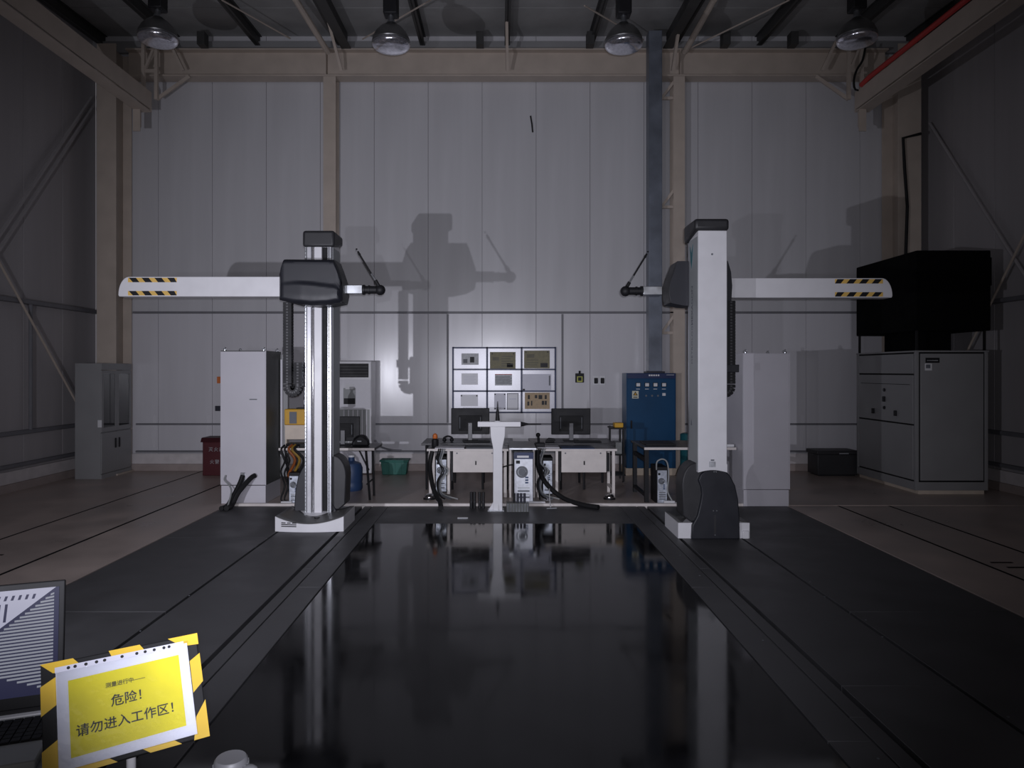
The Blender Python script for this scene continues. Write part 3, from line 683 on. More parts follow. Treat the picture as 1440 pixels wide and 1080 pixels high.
def pc(x0, x1, y0, y1, z1, lab, face=pcsil, z0=.0, extras=True):
    t = thing('computer_tower', lab, 'computer', ((x0+x1)/2, (y0+y1)/2, z0))
    w = x1-x0; h = z1-z0
    MB().box(x0, x1, y0+.01, y1, z0, z1).build('case', black, t, bevel=.006)
    MB().box(x0+.012, x1-.012, y0, y0+.012, z0+.02, z1-.05 if h < .7 else z1-.10).build('rear_panel', face, t)
    zc = z0+h*.62
    m = MB(); m.cyl((x0+w*.42, y0-.002, zc), (x0+w*.42, y0+.002, zc), w*.30, 20); m.build('fan_grille', inkg, t)
    m = MB(); m.tube([(x0+w*.42+w*.20*math.cos(a), y0-.004, zc+w*.20*math.sin(a)) for a in [2*PI*i/16 for i in range(17)]], .006, 6); m.build('fan_ring', steel, t)
    MB().box(x0+w*.12, x0+w*.32, y0-.004, y0, z0+h*.78, z0+h*.84).build('power_socket', black, t)
    for k in range(4): MB().box(x0+w*.2, x0+w*.8, y0-.003, y0, z0+h*(.12+.06*k), z0+h*(.15+.06*k)).build('slot_cover', steel if k % 2 else inkg, t)
    m = MB()
    for k in range(3): m.box(x0+w*.58, x0+w*.74, y0-.006, y0, z0+h*(.40+.05*k), z0+h*(.43+.05*k))
    m.build('port_block', [bluep if extras else inkg], t)
    return t
pc(-3.08, -2.92, 10.36, 10.8, .46, 'small silver computer tower under the left folding work table')
t = thing('power_strip', 'white power strip on the floor at the left work table', 'power strip', (-3.1, 10.33, 0))
MB().box(-3.18, -3.02, 10.31, 10.37, 0, .05).build('body', wprint, t, bevel=.008); MB().box(-3.02, -2.96, 10.33, 10.35, .01, .03).build('plug', wprint, t)
def monitor(xc, y, z0, w, h, zb, lab, tilt=0):
    t = thing('monitor', lab, 'monitor', (xc, y, zb))
    MB().box(xc-w/2, xc+w/2, y, y+.035, z0, z0+h).build('screen_housing', black, t, bevel=.01)
    MB().box(xc-w*.3, xc+w*.3, y-.03, y, z0+.06, z0+h*.72).build('rear_bulge', rubber, t, bevel=.004)
    MB().box(xc-.10, xc+.10, y-.034, y-.03, z0+h*.28, z0+h*.56).build('mount_plate', rubber, t, bevel=.003)
    for s in (-1, 1): MB().box(xc+s*w*.27-.004, xc+s*w*.27+.004, y-.034, y-.03, z0+.1, z0+h*.66).build('vent', inkg, t)
    m = MB(); m.box(xc-.035, xc+.035, y-.06, y-.034, zb+.012, z0+h*.45); m.build('stand_neck', mat('stand_grey', (.13, .13, .14), .35) if 'stand_grey' not in MATS else MATS['stand_grey'], t, bevel=.006)
    MB().box(xc-.13, xc+.13, y-.12, y+.10, zb, zb+.014).build('stand_base', black, t, bevel=.005)
    MB().box(xc-.05, xc-.01, y+.035, y+.037, z0+.012, z0+.02).build('button_strip', steel, t)
    return t
monitor(-2.42, 11.0, .86, .50, .38, .80, 'black monitor on the left folding work table beside the air conditioner')
t = thing('shoulder_bag', 'black bag lying on the right end of the left work table', 'bag', (-2.1, 10.8, .8))
MB().prism([(-2.26, .80), (-1.99, .80), (-2.0, .88), (-2.05, .96), (-2.13, .975), (-2.2, .93), (-2.25, .87)], 'y', 10.79, 10.93).build('body', black, t, bevel=.03, seg=3); MB().tube([(-2.22, 10.80, .90), (-2.15, 10.77, .955), (-2.08, 10.77, .95), (-2.02, 10.8, .89)], .012, 8, sub=4).build('handle', black, t); MB().box(-2.16, -2.10, 10.772, 10.78, .87, .885).build('buckle', steel, t)
t = thing('water_barrel', 'blue plastic barrel on the floor under the left work table', 'barrel', (-2.42, 11.5, 0))
MB().lathe([(.16, 0), (.18, .03), (.18, .1), (.172, .13), (.18, .16), (.18, .36), (.15, .44), (.05, .48), (.05, .54)], (-2.42, 11.6, .0), 24).build('body', bluep, t); MB().lathe([(.055, .54), (.055, .57)], (-2.42, 11.6, 0), 16).build('cap', wprint, t)
# air conditioner
x0, x1, y0 = -3.24, -2.4, 13.32
t = thing('air_conditioner', 'white floor-standing air conditioner against the back wall', 'air conditioner', ((x0+x1)/2, 13.5, 0))
MB().box(x0, x1, y0, 13.74, .02, 2.13).build('body', white, t, bevel=.02)
MB().box(x0+.05, x1-.06, y0-.006, y0+.004, 1.82, 2.08).build('air_outlet', black, t, bevel=.004)
for k in range(4): MB().box(x0+.06, x1-.07, y0-.012, y0-.006, 1.85+.055*k, 1.862+.055*k).build('louvre', darkb, t)
MB().box(x0+.02, x1-.02, y0-.008, y0, 1.24, 1.78).build('front_panel', paper, t, bevel=.004)
cp = MB().box(-2.93, -2.70, y0-.014, y0-.008, 1.32, 1.62).build('control_panel', deskg, t, bevel=.003)
MB().box(-2.89, -2.74, y0-.018, y0-.014, 1.60, 1.70).build('energy_sticker', wprint, t); MB().box(-2.92, -2.71, y0-.018, y0-.014, 1.32, 1.43).build('display', black, cp)
m = MB(); m.box(x0+.03, x1-.04, y0-.006, y0, .56, 1.22); m.build('air_inlet', deskg, t)
for k in range(9): MB().box(x0+.06+k*.085, x0+.075+k*.085, y0-.018, y0-.006, .57, 1.21).build('grille_slat', paper, t)
MB().box(x0+.03, x1-.04, y0-.006, y0, .06, .52).build('lower_panel', cabw, t, bevel=.004)
for X in (x0+.08, x1-.08): MB().box(X-.03, X+.03, y0+.05, 13.7, 0, .02).build('foot', black, t)
tag(MB().tube([(-2.39, 13.6, .62), (-2.3, 13.62, .5), (-2.1, 13.7, .42), (-1.9, 13.75, .40)], .02, 8, sub=4).build('drain_hose', trunk), 'grey hose leaving the right side of the air conditioner', 'hose')
t = thing('storage_bin', 'dark green plastic bin on the floor beside the air conditioner', 'bin', (-2.0, 13.5, 0))
MB().prism([(-2.2, 0), (-1.76, 0), (-1.73, .24), (-2.23, .24)], 'y', 13.3, 13.6).build('body', green, t, bevel=.008); MB().box(-2.25, -1.71, 13.28, 13.62, .24, .275).build('rim', green, t, bevel=.006)
for X in (-2.1, -1.98, -1.86): MB().box(X-.02, X+.02, 13.285, 13.3, .03, .22).build('rib', green, t)
# ============================================================ CENTRE DESKS
def desk(x0, lab, name='office_desk'):
    t = thing(name, lab, 'desk', (x0+.63, 11.2, 0)); x1 = x0+1.25
    MB().box(x0, x1, 10.9, 11.5, .72, .75).build('desktop', deskd, t, bevel=.003)
    MB().box(x0, x1, 10.885, 10.9, .715, .75).build('edge_strip', deskw, t, bevel=.003)
    MB().box(x0+.40, x0+1.09, 10.92, 10.94, .385, .715).build('modesty_panel', deskw, t, bevel=.003)
    MB().box(x0+.40, x0+1.09, 10.94, 11.4, .385, .40).build('drawer_floor', deskw, t)
    MB().box(x0+.74, x0+.76, 10.912, 10.92, .50, .56).build('lock', black, t)
    for dx in (.46, 1.0): MB().cyl((x0+dx, 10.912, .68), (x0+dx, 10.92, .68), .012, 8).build('screw', inkg, t)
    for X, Y in ((x0+.03, 10.93), (x1-.07, 10.93), (x0+.03, 11.42), (x1-.07, 11.42)):
        MB().box(X, X+.045, Y, Y+.045, 0, .72).build('leg', deskw, t, bevel=.003)
    MB().box(x0+.31, x0+.35, 10.93, 10.97, .05, .715).build('upright', deskw, t)
    MB().box(x0+.36, x0+.395, 10.96, 11.0, .25, .70).build('cable_tray', black, t)
    MB().box(x1-.16, x1-.11, 10.93, 10.96, .40, .68).build('keyboard_bracket', black, t)
    for X in (x0+.03, x1-.07): MB().box(X, X+.045, 10.975, 11.42, .10, .14).build('stretcher', deskw, t)
    return t
desk(-1.12, 'white-edged office desk left of the white pedestal'); desk(.545, 'white-edged office desk right of the white pedestal')
def bdesk(x0, x1, lab):
    t = thing('computer_table', lab, 'table', ((x0+x1)/2, 12, 0))
    MB().box(x0, x1, 11.6, 12.45, .73, .765).build('tabletop', deskd, t, bevel=.004)
    for X in (x0+.08, x0+.5, x1-.5, x1-.1):
        for Y in (11.66, 12.36): MB().cyl((X, Y, 0), (X, Y, .73), .02, 8).build('leg', black, t)
    MB().box(x0+.06, x1-.06, 11.98, 12.0, .62, .73).build('apron', black, t)
    return t
bdesk(-1.28, .22, 'dark computer table carrying the left black monitor'); bdesk(.5, 1.88, 'dark computer table carrying the right black monitor')
monitor(-.50, 12.0, .875, .645, .44, .765, 'left black monitor seen from behind on the dark table')
monitor(1.2, 12.0, .870, .66, .44, .765, 'right black monitor seen from behind on the dark table')
def keyb(x, y, z, lab, w=.44, name='keyboard'):
    t = thing(name, lab, 'keyboard', (x, y, z))
    MB().box(x-w/2, x+w/2, y-.075, y+.075, z, z+.016).build('body', black, t, bevel=.004)
    m = MB()
    for r in range(5):
        for k in range(16): m.box(x-w/2+.012+k*(w-.02)/16, x-w/2+.012+(k+.82)*(w-.02)/16, y-.066+r*.027, y-.066+r*.027+.021, z+.016, z+.024)
    m.build('keys', rubber, t, kind='stuff', smooth=False)
    return t
keyb(-.38, 11.75, .765, 'black keyboard in front of the left black monitor'); keyb(1.45, 11.75, .765, 'black keyboard in front of the right black monitor')
for lab, x0, x1, y, m_, z in (('white paper sheet on the left office desk', -1.0, -.55, 11.0, paper, .75), ('blue-grey folder on the left office desk', -.52, .0, 11.02, inkg, .75),
                       ('white paper sheet on the right office desk', .58, .92, 11.05, paper, .75), ('blue folder on the right office desk', .95, 1.45, 10.95, bluep, .75)):
    tag(MB().box(x0, x1, y-.08, y+.25, z, z+.012).build('document', m_, bevel=.002), lab, 'document')
def pot(x, y, z, lab, top, name='glue_bottle', cat='bottle'):
    t = thing(name, lab, cat, (x, y, z))
    MB().lathe([(.05, 0), (.055, .01), (.055, .11), (.03, .13)], (x, y, z), 16).build('body', black, t); MB().lathe([(.035, .13), (.04, .14), (.035, .19), (.012, .21)], (x, y, z), 16).build('cap', top, t)
pot(-1.02, 11.2, .75, 'black bottle with orange cap on the left end of the left desk', orange)
t = thing('headset', 'black headset lying beside the left monitor', 'headset', (-.85, 11.85, .765))
MB().tube([(-.92, 11.8, .78), (-.93, 11.8, .83), (-.86, 11.8, .86), (-.79, 11.8, .83), (-.80, 11.8, .78)], .015, 8, sub=4).build('headband', black, t)
for X in (-.92, -.80): MB().sphere((X, 11.8, .80), .035, 12).build('ear_cup', black, t)
t = thing('stapler', 'small black desk stapler near the left edge of the right desk', 'stapler', (.83, 11.75, .765))
MB().box(.75, .9, 11.72, 11.76, .765, .785).build('base', black, t, bevel=.004); MB().prism([(.75, .79), (.92, .79), (.9, .83), (.8, .84)], 'y', 11.72, 11.76).build('lever', black, t, bevel=.006)
t = thing('joystick_box', 'black joystick control box on the left end of the right desk', 'controller', (.62, 11.15, .75))
MB().box(.55, .70, 11.05, 11.25, .75, .82).build('body', black, t, bevel=.01); MB().cyl((.61, 11.15, .82), (.60, 11.15, .93), .02, 10).build('stick', black, t); MB().sphere((.60, 11.15, .94), .035, 12).build('knob', black, t)
pc(-1.0, -.82, 11.0, 11.42, .62, 'silver computer tower under the left end of the left desk', pcsil, .06)
pc(.66, .82, 11.02, 11.42, .60, 'silver computer tower under the left end of the right desk', pcsil, .02)
big = pc(.20, .49, 10.36, 10.85, .76, 'large pale rear-facing server tower between the two desks', pcsil2, .0)
MB().box(.25, .42, 10.352, 10.36, .68, .71).build('badge', wprint, big); MB().box(.2, .49, 10.356, 10.362, .66, .755).build('head_panel', bluedark, big)
t = thing('side_table', 'small grey table standing over the pale server tower', 'table', (.33, 11.2, 0))
MB().box(.14, .54, 10.55, 11.58, .775, .80).build('tabletop', deskg, t, bevel=.004); MB().box(.14, .54, 10.54, 10.55, .775, .80).build('edge_strip', steel, t)
for X in (.145, .505):
    for Y in (10.92, 11.53): MB().box(X, X+.03, Y, Y+.03, 0, .775).build('leg', deskw, t)
for X, n in ((-.93, 'left'), (.6, 'right')):
    for k in range(4):
        pts = [(X+.03*k, 10.86, .76), (X+.02*k-.03, 10.84, .6-.02*k), (X+.05+.03*k, 10.86, .42), (X-.03+.02*k, 10.84, .25), (X+.02*k, 10.8, .05+.01*k), (X+.1*k, 10.7, .015)]
        tag(MB().tube(pts, .011, 6, sub=4).build('cable', [rubber, rubber, inkg, deskg][k]),
            ['black cable nearest the edge hanging at the left end of the %s desk', 'second black cable hanging at the left end of the %s desk', 'dark grey cable hanging at the left end of the %s desk', 'pale grey cable hanging at the left end of the %s desk'][k] % n, 'cable')
tag(MB().tube([(.58, 10.85, .74), (.58, 10.8, .5), (.68, 10.6, .28), (.9, 10.4, .1), (1.15, 10.15, .04), (1.38, 9.95, .035)], .035, 12, sub=6).build('hose', rubber), 'thick black hose curving from the right desk to the granite edge', 'hose')
tag(MB().tube([(-1.03, 10.84, .72), (-1.06, 10.78, .5), (-1.0, 10.55, .25), (-.92, 10.4, .1), (-.86, 10.2, .07), (-.82, 9.9, .035)], .035, 12, sub=6).build('hose', rubber), 'thick black hose dropping from the left desk to the platform edge', 'hose')
tag(MB().tube([(.08, 10.95, .72), (-.06, 10.88, .62), (-.08, 10.86, .52), (.0, 10.87, .47), (.15, 10.9, .5), (.25, 10.8, .52)], .01, 6, sub=5).build('cable', rubber), 'thin black cable looped behind the white pedestal', 'cable')
for i, (X, s) in enumerate(((-1.07, 'left'), (1.66, 'right'))):
    t = thing('chrome_foot', 'small chrome dome foot on the floor under the %s desk' % s, 'foot', (X, 10.75, 0))
    MB().sphere((X, 10.78, .03), .075, 18, (1, 1, .8)).build('dome', chrome, t); MB().cyl((X, 10.78, 0), (X, 10.78, .02), .09, 20).build('base', black, t)
# pedestal
t = thing('artefact_stand', 'white T-shaped pedestal standing behind the granite table', 'stand', (-.03, 9.95, 0))
def fl_(w0, z0, w1, z1): return [(-w0, z0), (w0, z0), (w1, z1), (-w1, z1)]
c = -.03
post = [(c-.065, .0), (c+.065, .0), (c+.065, .86), (c+.075, .92), (c+.10, 1.04), (c+.105, 1.17), (c-.105, 1.17), (c-.10, 1.04), (c-.075, .92), (c-.065, .86)]
MB().prism(post, 'y', 9.9, 10.03).build('post', white, t, bevel=.006)
MB().box(-.31, .29, 9.91, 10.02, 1.165, 1.235).build('crossbar', white, t, bevel=.004)
MB().lathe([(.05, 0), (.045, .012)], (c, 9.965, 1.235), 16).build('hub', white, t)
MB().cyl((c, 9.965, 1.24), (c, 9.965, 1.40), .030, 14, r2=.016).build('upper_stylus', black, t); MB().cyl((c, 9.965, 1.40), (c, 9.965, 1.52), .010, 8, r2=.004).build('upper_tip', black, t)
MB().cyl((.29, 9.965, 1.2), (.40, 9.965, 1.2), .034, 14, r2=.010).build('side_stylus', black, t); MB().cyl((.40, 9.965, 1.2), (.58, 9.965, 1.2), .006, 8).build('side_tip', black, t)
m = MB(); m.prism([(c-.065, .11), (c-.13, 0), (c-.065, 0)], 'y', 9.93, 9.99); m.prism([(9.9, .11), (9.86, 0), (9.9, 0)], 'x', c-.01, c+.01); m.build('gusset', white, t)
MB().box(c-.14, c+.085, 9.86, 10.06, 0, .006).build('base_plate', steel, t)
# probe bottles and rack
for k, X in enumerate((-.405, -.36, -.285, -.235)):
    t = thing('probe_holder', 'black upright probe holder on the platform, number %s from the left' % ['one', 'two', 'three', 'four'][k], 'holder', (X, 10.06, 0), 'black probe holders left of the pedestal')
    MB().lathe([(.023, 0), (.023, .09), (.021, .1), (.021, .225), (.017, .235)], (X, 10.06, 0), 14).build('body', black, t); MB().lathe([(.0245, .088), (.0245, .1)], (X, 10.06, 0), 14).build('collar', darkb, t)
t = thing('probe_rack', 'ribbed grey probe rack with black pins right of the pedestal', 'rack', (.25, 9.8, 0))
MB().box(.09, .40, 9.78, 9.92, 0, .125).build('body', cabside, t, bevel=.004)
for k in range(8): MB().cyl((.11+k*.039, 9.775, .01), (.11+k*.039, 9.775, .12), .011, 10).build('rib', steel, t)
for k in range(4): MB().cyl((.20+k*.047, 9.85, .12), (.20+k*.047, 9.85, .25), .018, 12).build('pin', navy if k else black, t)
tag(MB().box(.42, .66, 10.3, 10.36, 0, .05).build('power_bar', wprint, bevel=.008), 'white power bar on the floor behind the probe rack', 'power strip')
tag(MB().tube([(.74, 11.0, .3), (.73, 10.5, .2), (.72, 10.3, .1), (.72, 10.1, .012)], .007, 6, sub=4).build('cable', wprint), 'thin white cable dropping to the platform right of the rack', 'cable')
tag(MB().cyl((.66, 10.02, .001), (.80, 10.02, .008), .012, 8).build('metal_pin', steel), 'small steel pin lying on the platform right of the rack', 'pin')
tag(MB().box(-.56, -.42, 9.36, 9.42, .0, .008).build('metal_shim', steel, bevel=.002), 'thin steel shim lying on the platform left of the pedestal', 'shim')
# ============================================================ RIGHT OF CENTRE
t = thing('equipment_trolley', 'dark slim trolley with yellow instrument on top beside the blue cabinet', 'trolley', (2.05, 12.2, 0))
MB().box(2.10, 2.13, 12.15, 12.18, .05, .98).build('post', black, t); MB().box(1.92, 1.95, 12.5, 12.53, .05, .98).build('post', black, t); MB().box(2.10, 2.13, 12.5, 12.53, .05, .98).build('post', black, t)
for z in (.15, .5, .95): MB().box(1.9, 2.15, 12.14, 12.55, z, z+.02).build('shelf', black, t)
MB().box(1.98, 2.09, 12.17, 12.5, .52, .72).build('drawer_box', deskg, t, bevel=.005)
for X in (1.94, 2.11): MB().cyl((X-.015, 12.2, .03), (X+.015, 12.2, .03), .03, 12).build('caster', chrome, t)
tag(MB().box(1.97, 2.12, 12.2, 12.4, .97, 1.05).build('yellow_instrument', yelb, bevel=.01), 'yellow box instrument on top of the dark trolley', 'instrument')
# blue cabinet
x0, x1, y0, y1, zt = 2.36, 3.28, 13.25, 13.75, 1.9
t = thing('power_cabinet', 'tall blue power cabinet with four meters against the back wall', 'cabinet', ((x0+x1)/2, 13.5, 0))
MB().box(x0-.02, x1+.02, y0-.02, y1, 0, .13).build('plinth', mat('plinth_beige', (.55, .46, .36), .5), t, bevel=.004)
MB().box(x0, x1, y0, y1, .13, zt).build('body', blue, t, bevel=.006)
MB().box(x0+.01, x1-.01, y0-.012, y0, zt-.10, zt-.005).build('header', bluedark, t, bevel=.003)
dr = MB().box(x0+.015, x1-.015, y0-.018, y0, .15, zt-.11).build('door', blue, t, bevel=.005)
MB().box(x0+.07, x0+.10, y0-.04, y0-.018, .87, 1.02).build('handle', black, dr, bevel=.005)
for X in (2.57, 2.735, 2.89, 3.05):
    g = MB().box(X-.045, X+.045, y0-.04, y0-.018, 1.645, 1.725).build('meter', black, dr, bevel=.004)
    MB().box(X-.035, X+.035, y0-.044, y0-.04, 1.655, 1.715).build('dial', wprint, dr, bevel=.002)
    MB().box(X-.035, X+.035, y0-.021, y0-.018, 1.60, 1.61).build('caption', inkg if X < 0 else wprint, dr)
for X in (2.72, 2.83, 2.94): MB().cyl((X, y0-.03, 1.48), (X, y0-.018, 1.48), .018, 10).build('indicator', inkg, dr)
MB().box(3.02, 3.08, y0-.035, y0-.018, 1.48, 1.53).build('switch', wprint, dr)
lb = MB().box(2.46, 2.58, y0-.021, y0-.018, 1.43, 1.57).build('warning_label', mat('label_cream', (.62, .62, .50), .5), dr)
m = MB(); m.prism([(2.475, 1.485), (2.565, 1.485), (2.52, 1.56)], 'y', y0-.0225, y0-.0209, 0); m.prism([(2.497, 1.496), (2.543, 1.496), (2.52, 1.536)], 'y', y0-.024, y0-.0224, 1); m.box(2.48, 2.56, y0-.0225, y0-.0209, 1.445, 1.462, 0); m.build('warning_triangle', [ink, yelb], dr)
m = MB()
for k in range(5): m.box(2.77+k*.042, 2.80+k*.042, y0-.014, y0-.0118, zt-.055, zt-.025)
m.box(3.10, 3.24, y0-.014, y0-.0118, zt-.035, zt-.028); m.build('header_plate', wprint, t)
tag(MB().box(2.74, 3.08, 13.26, 13.56, 1.9, 1.935).build('duct_collar', navy, bevel=.004), 'dark collar where the duct meets the blue cabinet', 'collar')
# right work table
t = thing('work_table', 'work table with black legs behind the right measuring machine', 'table', (2.85, 10.8, 0))
MB().box(2.12, 3.47, 10.45, 11.5, .79, .82).build('tabletop', deskd, t, bevel=.003); MB().box(2.12, 3.47, 10.435, 10.45, .785, .82).build('edge_strip', deskw, t)
for X in (2.14, 3.28):
    for Y in (10.5, 11.4): MB().box(X, X+.06, Y, Y+.06, 0, .79).build('leg', black, t)
    MB().box(X, X+.05, 10.56, 11.4, .60, .66).build('rail', black, t); MB().box(X, X+.05, 10.56, 11.4, .08, .12).build('stretcher', black, t)
tag(MB().box(3.28, 3.46, 10.5, 10.62, .82, .86).build('paper_box', wprint, bevel=.004), 'small white box on the right end of the right work table', 'box')
tag(MB().box(2.2, 2.65, 10.7, 11.2, .82, .845).build('mouse_mat', black, bevel=.003), 'black mat on the left end of the right work table', 'mat')
p = pc(2.29, 2.45, 10.38, 10.8, .54, 'grey computer tower with looped cable under the right work table', pcsil)
tag(MB().tube([(2.29, 10.4, .50), (2.29, 10.36, .62), (2.37, 10.35, .66), (2.44, 10.36, .6), (2.46, 10.36, .4), (2.44, 10.35, .2), (2.5, 10.33, .06)], .011, 8, sub=5).build('cable', deskg), 'pale cable looping over the grey tower by the right machine', 'cable')
t = thing('power_strip', 'white power strip on the floor beside the grey tower', 'power strip', (2.45, 10.33, 0))
MB().box(2.38, 2.54, 10.30, 10.36, 0, .06).build('body', wprint, t, bevel=.01); MB().box(2.54, 2.60, 10.32, 10.34, .01, .035).build('plug', wprint, t)
t = thing('drum', 'teal drum standing behind the right measuring machine', 'drum', (3.35, 12.6, 0))
MB().lathe([(.17, 0), (.18, .01), (.18, .25), (.188, .27), (.18, .29), (.18, .55), (.188, .57), (.18, .59), (.18, .82), (.17, .83)], (3.38, 12.6, 0), 28).build('body', teal, t); MB().lathe([(.15, .83), (.15, .84)], (3.38, 12.6, 0), 28).build('lid', teal, t)
ctrl(3.49, 4.16, 10.2, 10.95, 2.2, .235, 'white control cabinet right of the right measuring machine', False)
# ============================================================ RIGHT CORNER UNIT
x0, x1, y0, y1 = 6.55, 7.69, 11.2, 13.05
t = thing('climate_unit', 'large grey panelled climate cabinet in the right corner', 'cabinet', (7.12, 12.1, 0))
MB().box(x0+.05, x1-.05, y0+.02, y1, 0, .06).build('pallet', wood, t)
MB().box(x0, x1, y0, y1, .06, .19).build('plinth', cabg, t, bevel=.004)
MB().box(x0+.02, x1-.02, y0+.02, y1-.02, .19, 2.24).build('body', rubber, t)
MB().box(x0-.01, x1+.01, y0-.01, y1, 2.24, 2.265).build('top_panel', cabg, t, bevel=.004)
for X in (x0, x1-.05):
    for Y in (y0, y1-.05): MB().box(X, X+.05, Y, Y+.05, .19, 2.24).build('corner_post', cabg, t, bevel=.004)
MB().box(x0+.075, x1-.075, y0-.004, y0+.02, .215, 2.215).build('front_panel', cabg, t, bevel=.004)
MB().box(x0+.15, x0+.37, y0-.008, y0-.004, 2.07, 2.15).build('name_plate', black, t); MB().box(x0+.14, x0+.25, y0-.008, y0-.004, 1.95, 2.06).build('paper_label', wprint, t); MB().box(x0+.155, x0+.225, y0-.010, y0-.008, 1.985, 2.045).build('label_print', inkg, t)
m = MB()
for k in range(7): m.box(x0+.175+k*.025, x0+.192+k*.025, y0-.010, y0-.008, 2.10, 2.115)
m.build('plate_marks', greyp, t)
for z0, z1 in ((1.90, 2.215), (1.10, 1.875), (.215, 1.075)): 
    p = MB().box(x0-.004, x0+.02, y0+.075, y1-.075, z0, z1).build('side_panel', cabg, t, bevel=.004)
    if z0 == 1.10:
        for yy_, zz_, h_ in ((11.75, 1.2, .09), (12.45, 1.2, .09), (12.1, 1.42, .09)): MB().box(x0-.035, x0-.004, yy_-.03, yy_+.03, zz_, zz_+h_).build('latch', black, p, bevel=.008)
        for zz_ in (1.32, 1.62): MB().cyl((x0-.02, 12.1, zz_), (x0-.004, 12.1, zz_), .03, 10).build('lock', black, p)
        MB().box(x0-.008, x0-.004, y0+.16, y1-.16, 1.72, 1.728).build('groove', rubber, p)
tarp = mat('black_foam', (.0035, .0035, .004), .9, spec=.1)
t = thing('air_plenum', 'large black foam-clad air plenum box on top of the climate cabinet', 'plenum', (7.12, 12.1, 2.265))
MB().box(x0-.0, x1+.03, y0-.02, y1+.02, 2.58, 3.84).build('box', tarp, t, bevel=.015)
MB().box(x0+.35, x1-.33, y0+.4, y1-.3, 2.265, 2.6).build('neck', tarp, t)
for X in (x0+.02, x1-.05):
    for Y in (y0+.02, y1-.05): MB().box(X, X+.03, Y, Y+.03, 2.265, 2.6).build('support_post', rubber, t)
MB().box(x1+.03, x1+.13, y0+.1, y1-.2, 3.3, 3.75).build('side_flap', tarp, t, bevel=.01)
t = thing('equipment_case', 'dark equipment case on the floor beside the climate cabinet', 'case', (6.1, 13.2, 0))
MB().box(5.86, 6.6, 13.12, 13.55, .02, .40).build('body', darkb, t, bevel=.012); MB().box(5.84, 6.62, 13.1, 13.57, .40, .47).build('lid', darkb, t, bevel=.012)
MB().box(6.25, 6.42, 13.09, 13.1, .41, .43).build('latch', steel, t); MB().box(5.9, 6.56, 13.14, 13.5, 0, .02).build('foot_rail', black, t)
# ============================================================ WALL BOARD
YW = 13.86
t = thing('notice_board', 'black nine-window notice frame on the back wall above the desks', 'notice board', (.08, YW, 1.13))
X_ = [at(p_, 0, YW).x for p_ in (637, 685, 733.5, 781)]; Z_ = [at(0, p_, YW).z for p_ in (489, 519.5, 550, 580)]
MB().box(X_[0], X_[3], YW+.01, YW+.03, Z_[3], Z_[0]).build('back_board', wallm, t)
for X in X_: MB().box(X-.016, X+.016, YW-.018, YW+.012, Z_[3]-.016, Z_[0]+.016).build('frame_bar', bluedark, t)
for Z in Z_: MB().box(X_[0], X_[3], YW-.018, YW+.012, Z-.014, Z+.014).build('frame_bar', bluedark, t)
for i in range(3):
    for j in range(3): MB().box(X_[i]+.02, X_[i+1]-.02, YW-.006, YW-.003, Z_[j+1]+.018, Z_[j]-.018).build('pane', acry, t)
def sheet(r, m_, lab, cat, name, marks=()):
    a = at(r[0], r[3], YW); b = at(r[1], r[2], YW)
    o = tag(MB().box(a.x, b.x, YW-.012, YW+.01, a.z, b.z).build(name, m_), lab, cat)
    for mx0, mx1, mz0, mz1, mm in marks:
        w_, h_ = b.x-a.x, b.z-a.z
        MB().box(a.x+w_*mx0, a.x+w_*mx1, YW-.0135, YW-.011, a.z+h_*mz0, a.z+h_*mz1).build('print', mm, o)
lines = lambda m_, n, x0=.12, x1=.88: [(x0, x1-.1*(k % 2), .15+.7*k/n, .15+.7*k/n+.3/n, m_) for k in range(n)]
sheet((649, 673, 497, 513), greyp, 'grey photo sheet in the top left window of the notice board', 'sheet', 'photo_sheet', [(.5, .75, .2, .7, ink), (.1, .35, .15, .5, inkg)])
sheet((689, 725, 495, 519), olive, 'olive brass plaque in the top middle window of the notice board', 'plaque', 'brass_plaque', [(.66, .9, .1, .33, ink), (.1, .35, .5, .7, oliv2)]+lines(oliv2, 5, .45, .9)+[(.07, .11, .86, .93, ink), (.9, .94, .86, .93, ink)])
sheet((737, 773, 493, 518), olive, 'olive brass plaque in the top right window of the notice board', 'plaque', 'brass_plaque', [(.64, .92, .06, .3, ink), (.1, .4, .6, .8, oliv2), (.1, .55, .45, .49, oliv2), (.1, .55, .3, .34, oliv2), (.1, .5, .18, .22, oliv2), (.05, .09, .88, .95, ink), (.9, .94, .88, .95, ink)])
sheet((649, 672, 525, 541), palep, 'pale sheet in the middle left window of the notice board', 'sheet', 'notice_sheet', lines(lilacp, 5))
sheet((696, 720, 526, 542), greyp, 'grey table chart with red strip in the centre window of the notice board', 'chart', 'chart_sheet', lines(inkg, 6, .04, 1.0)+[(0, 1, .94, 1, redp)])
sheet((735, 775, 526, 549), lilacp, 'large pale lilac sheet in the middle right window of the notice board', 'sheet', 'notice_sheet', [(.92, .97, .3, .9, inkg), (0, .08, 0, .1, ink)])
sheet((648, 672, 555, 571), palep, 'pale sheet with two black pins in the bottom left window', 'sheet', 'notice_sheet', [(.0, .08, .85, .97, ink), (.9, .98, .85, .97, ink)])
sheet((695, 711, 553, 576), lilacp, 'lilac sheet pinned left in the bottom middle window', 'sheet', 'notice_sheet', [(.02, .14, .9, .97, ink), (.86, .98, .9, .97, ink), (.02, .14, .03, .1, ink), (.86, .98, .03, .1, ink)])
sheet((713, 729, 553, 576), palep, 'white framed certificate in the right half of the bottom middle window', 'certificate', 'certificate', [(0, 1, .96, 1, inkg), (0, 1, 0, .04, inkg), (0, .05, 0, 1, inkg), (.95, 1, 0, 1, inkg), (.2, .8, .6, .7, lilacp)])
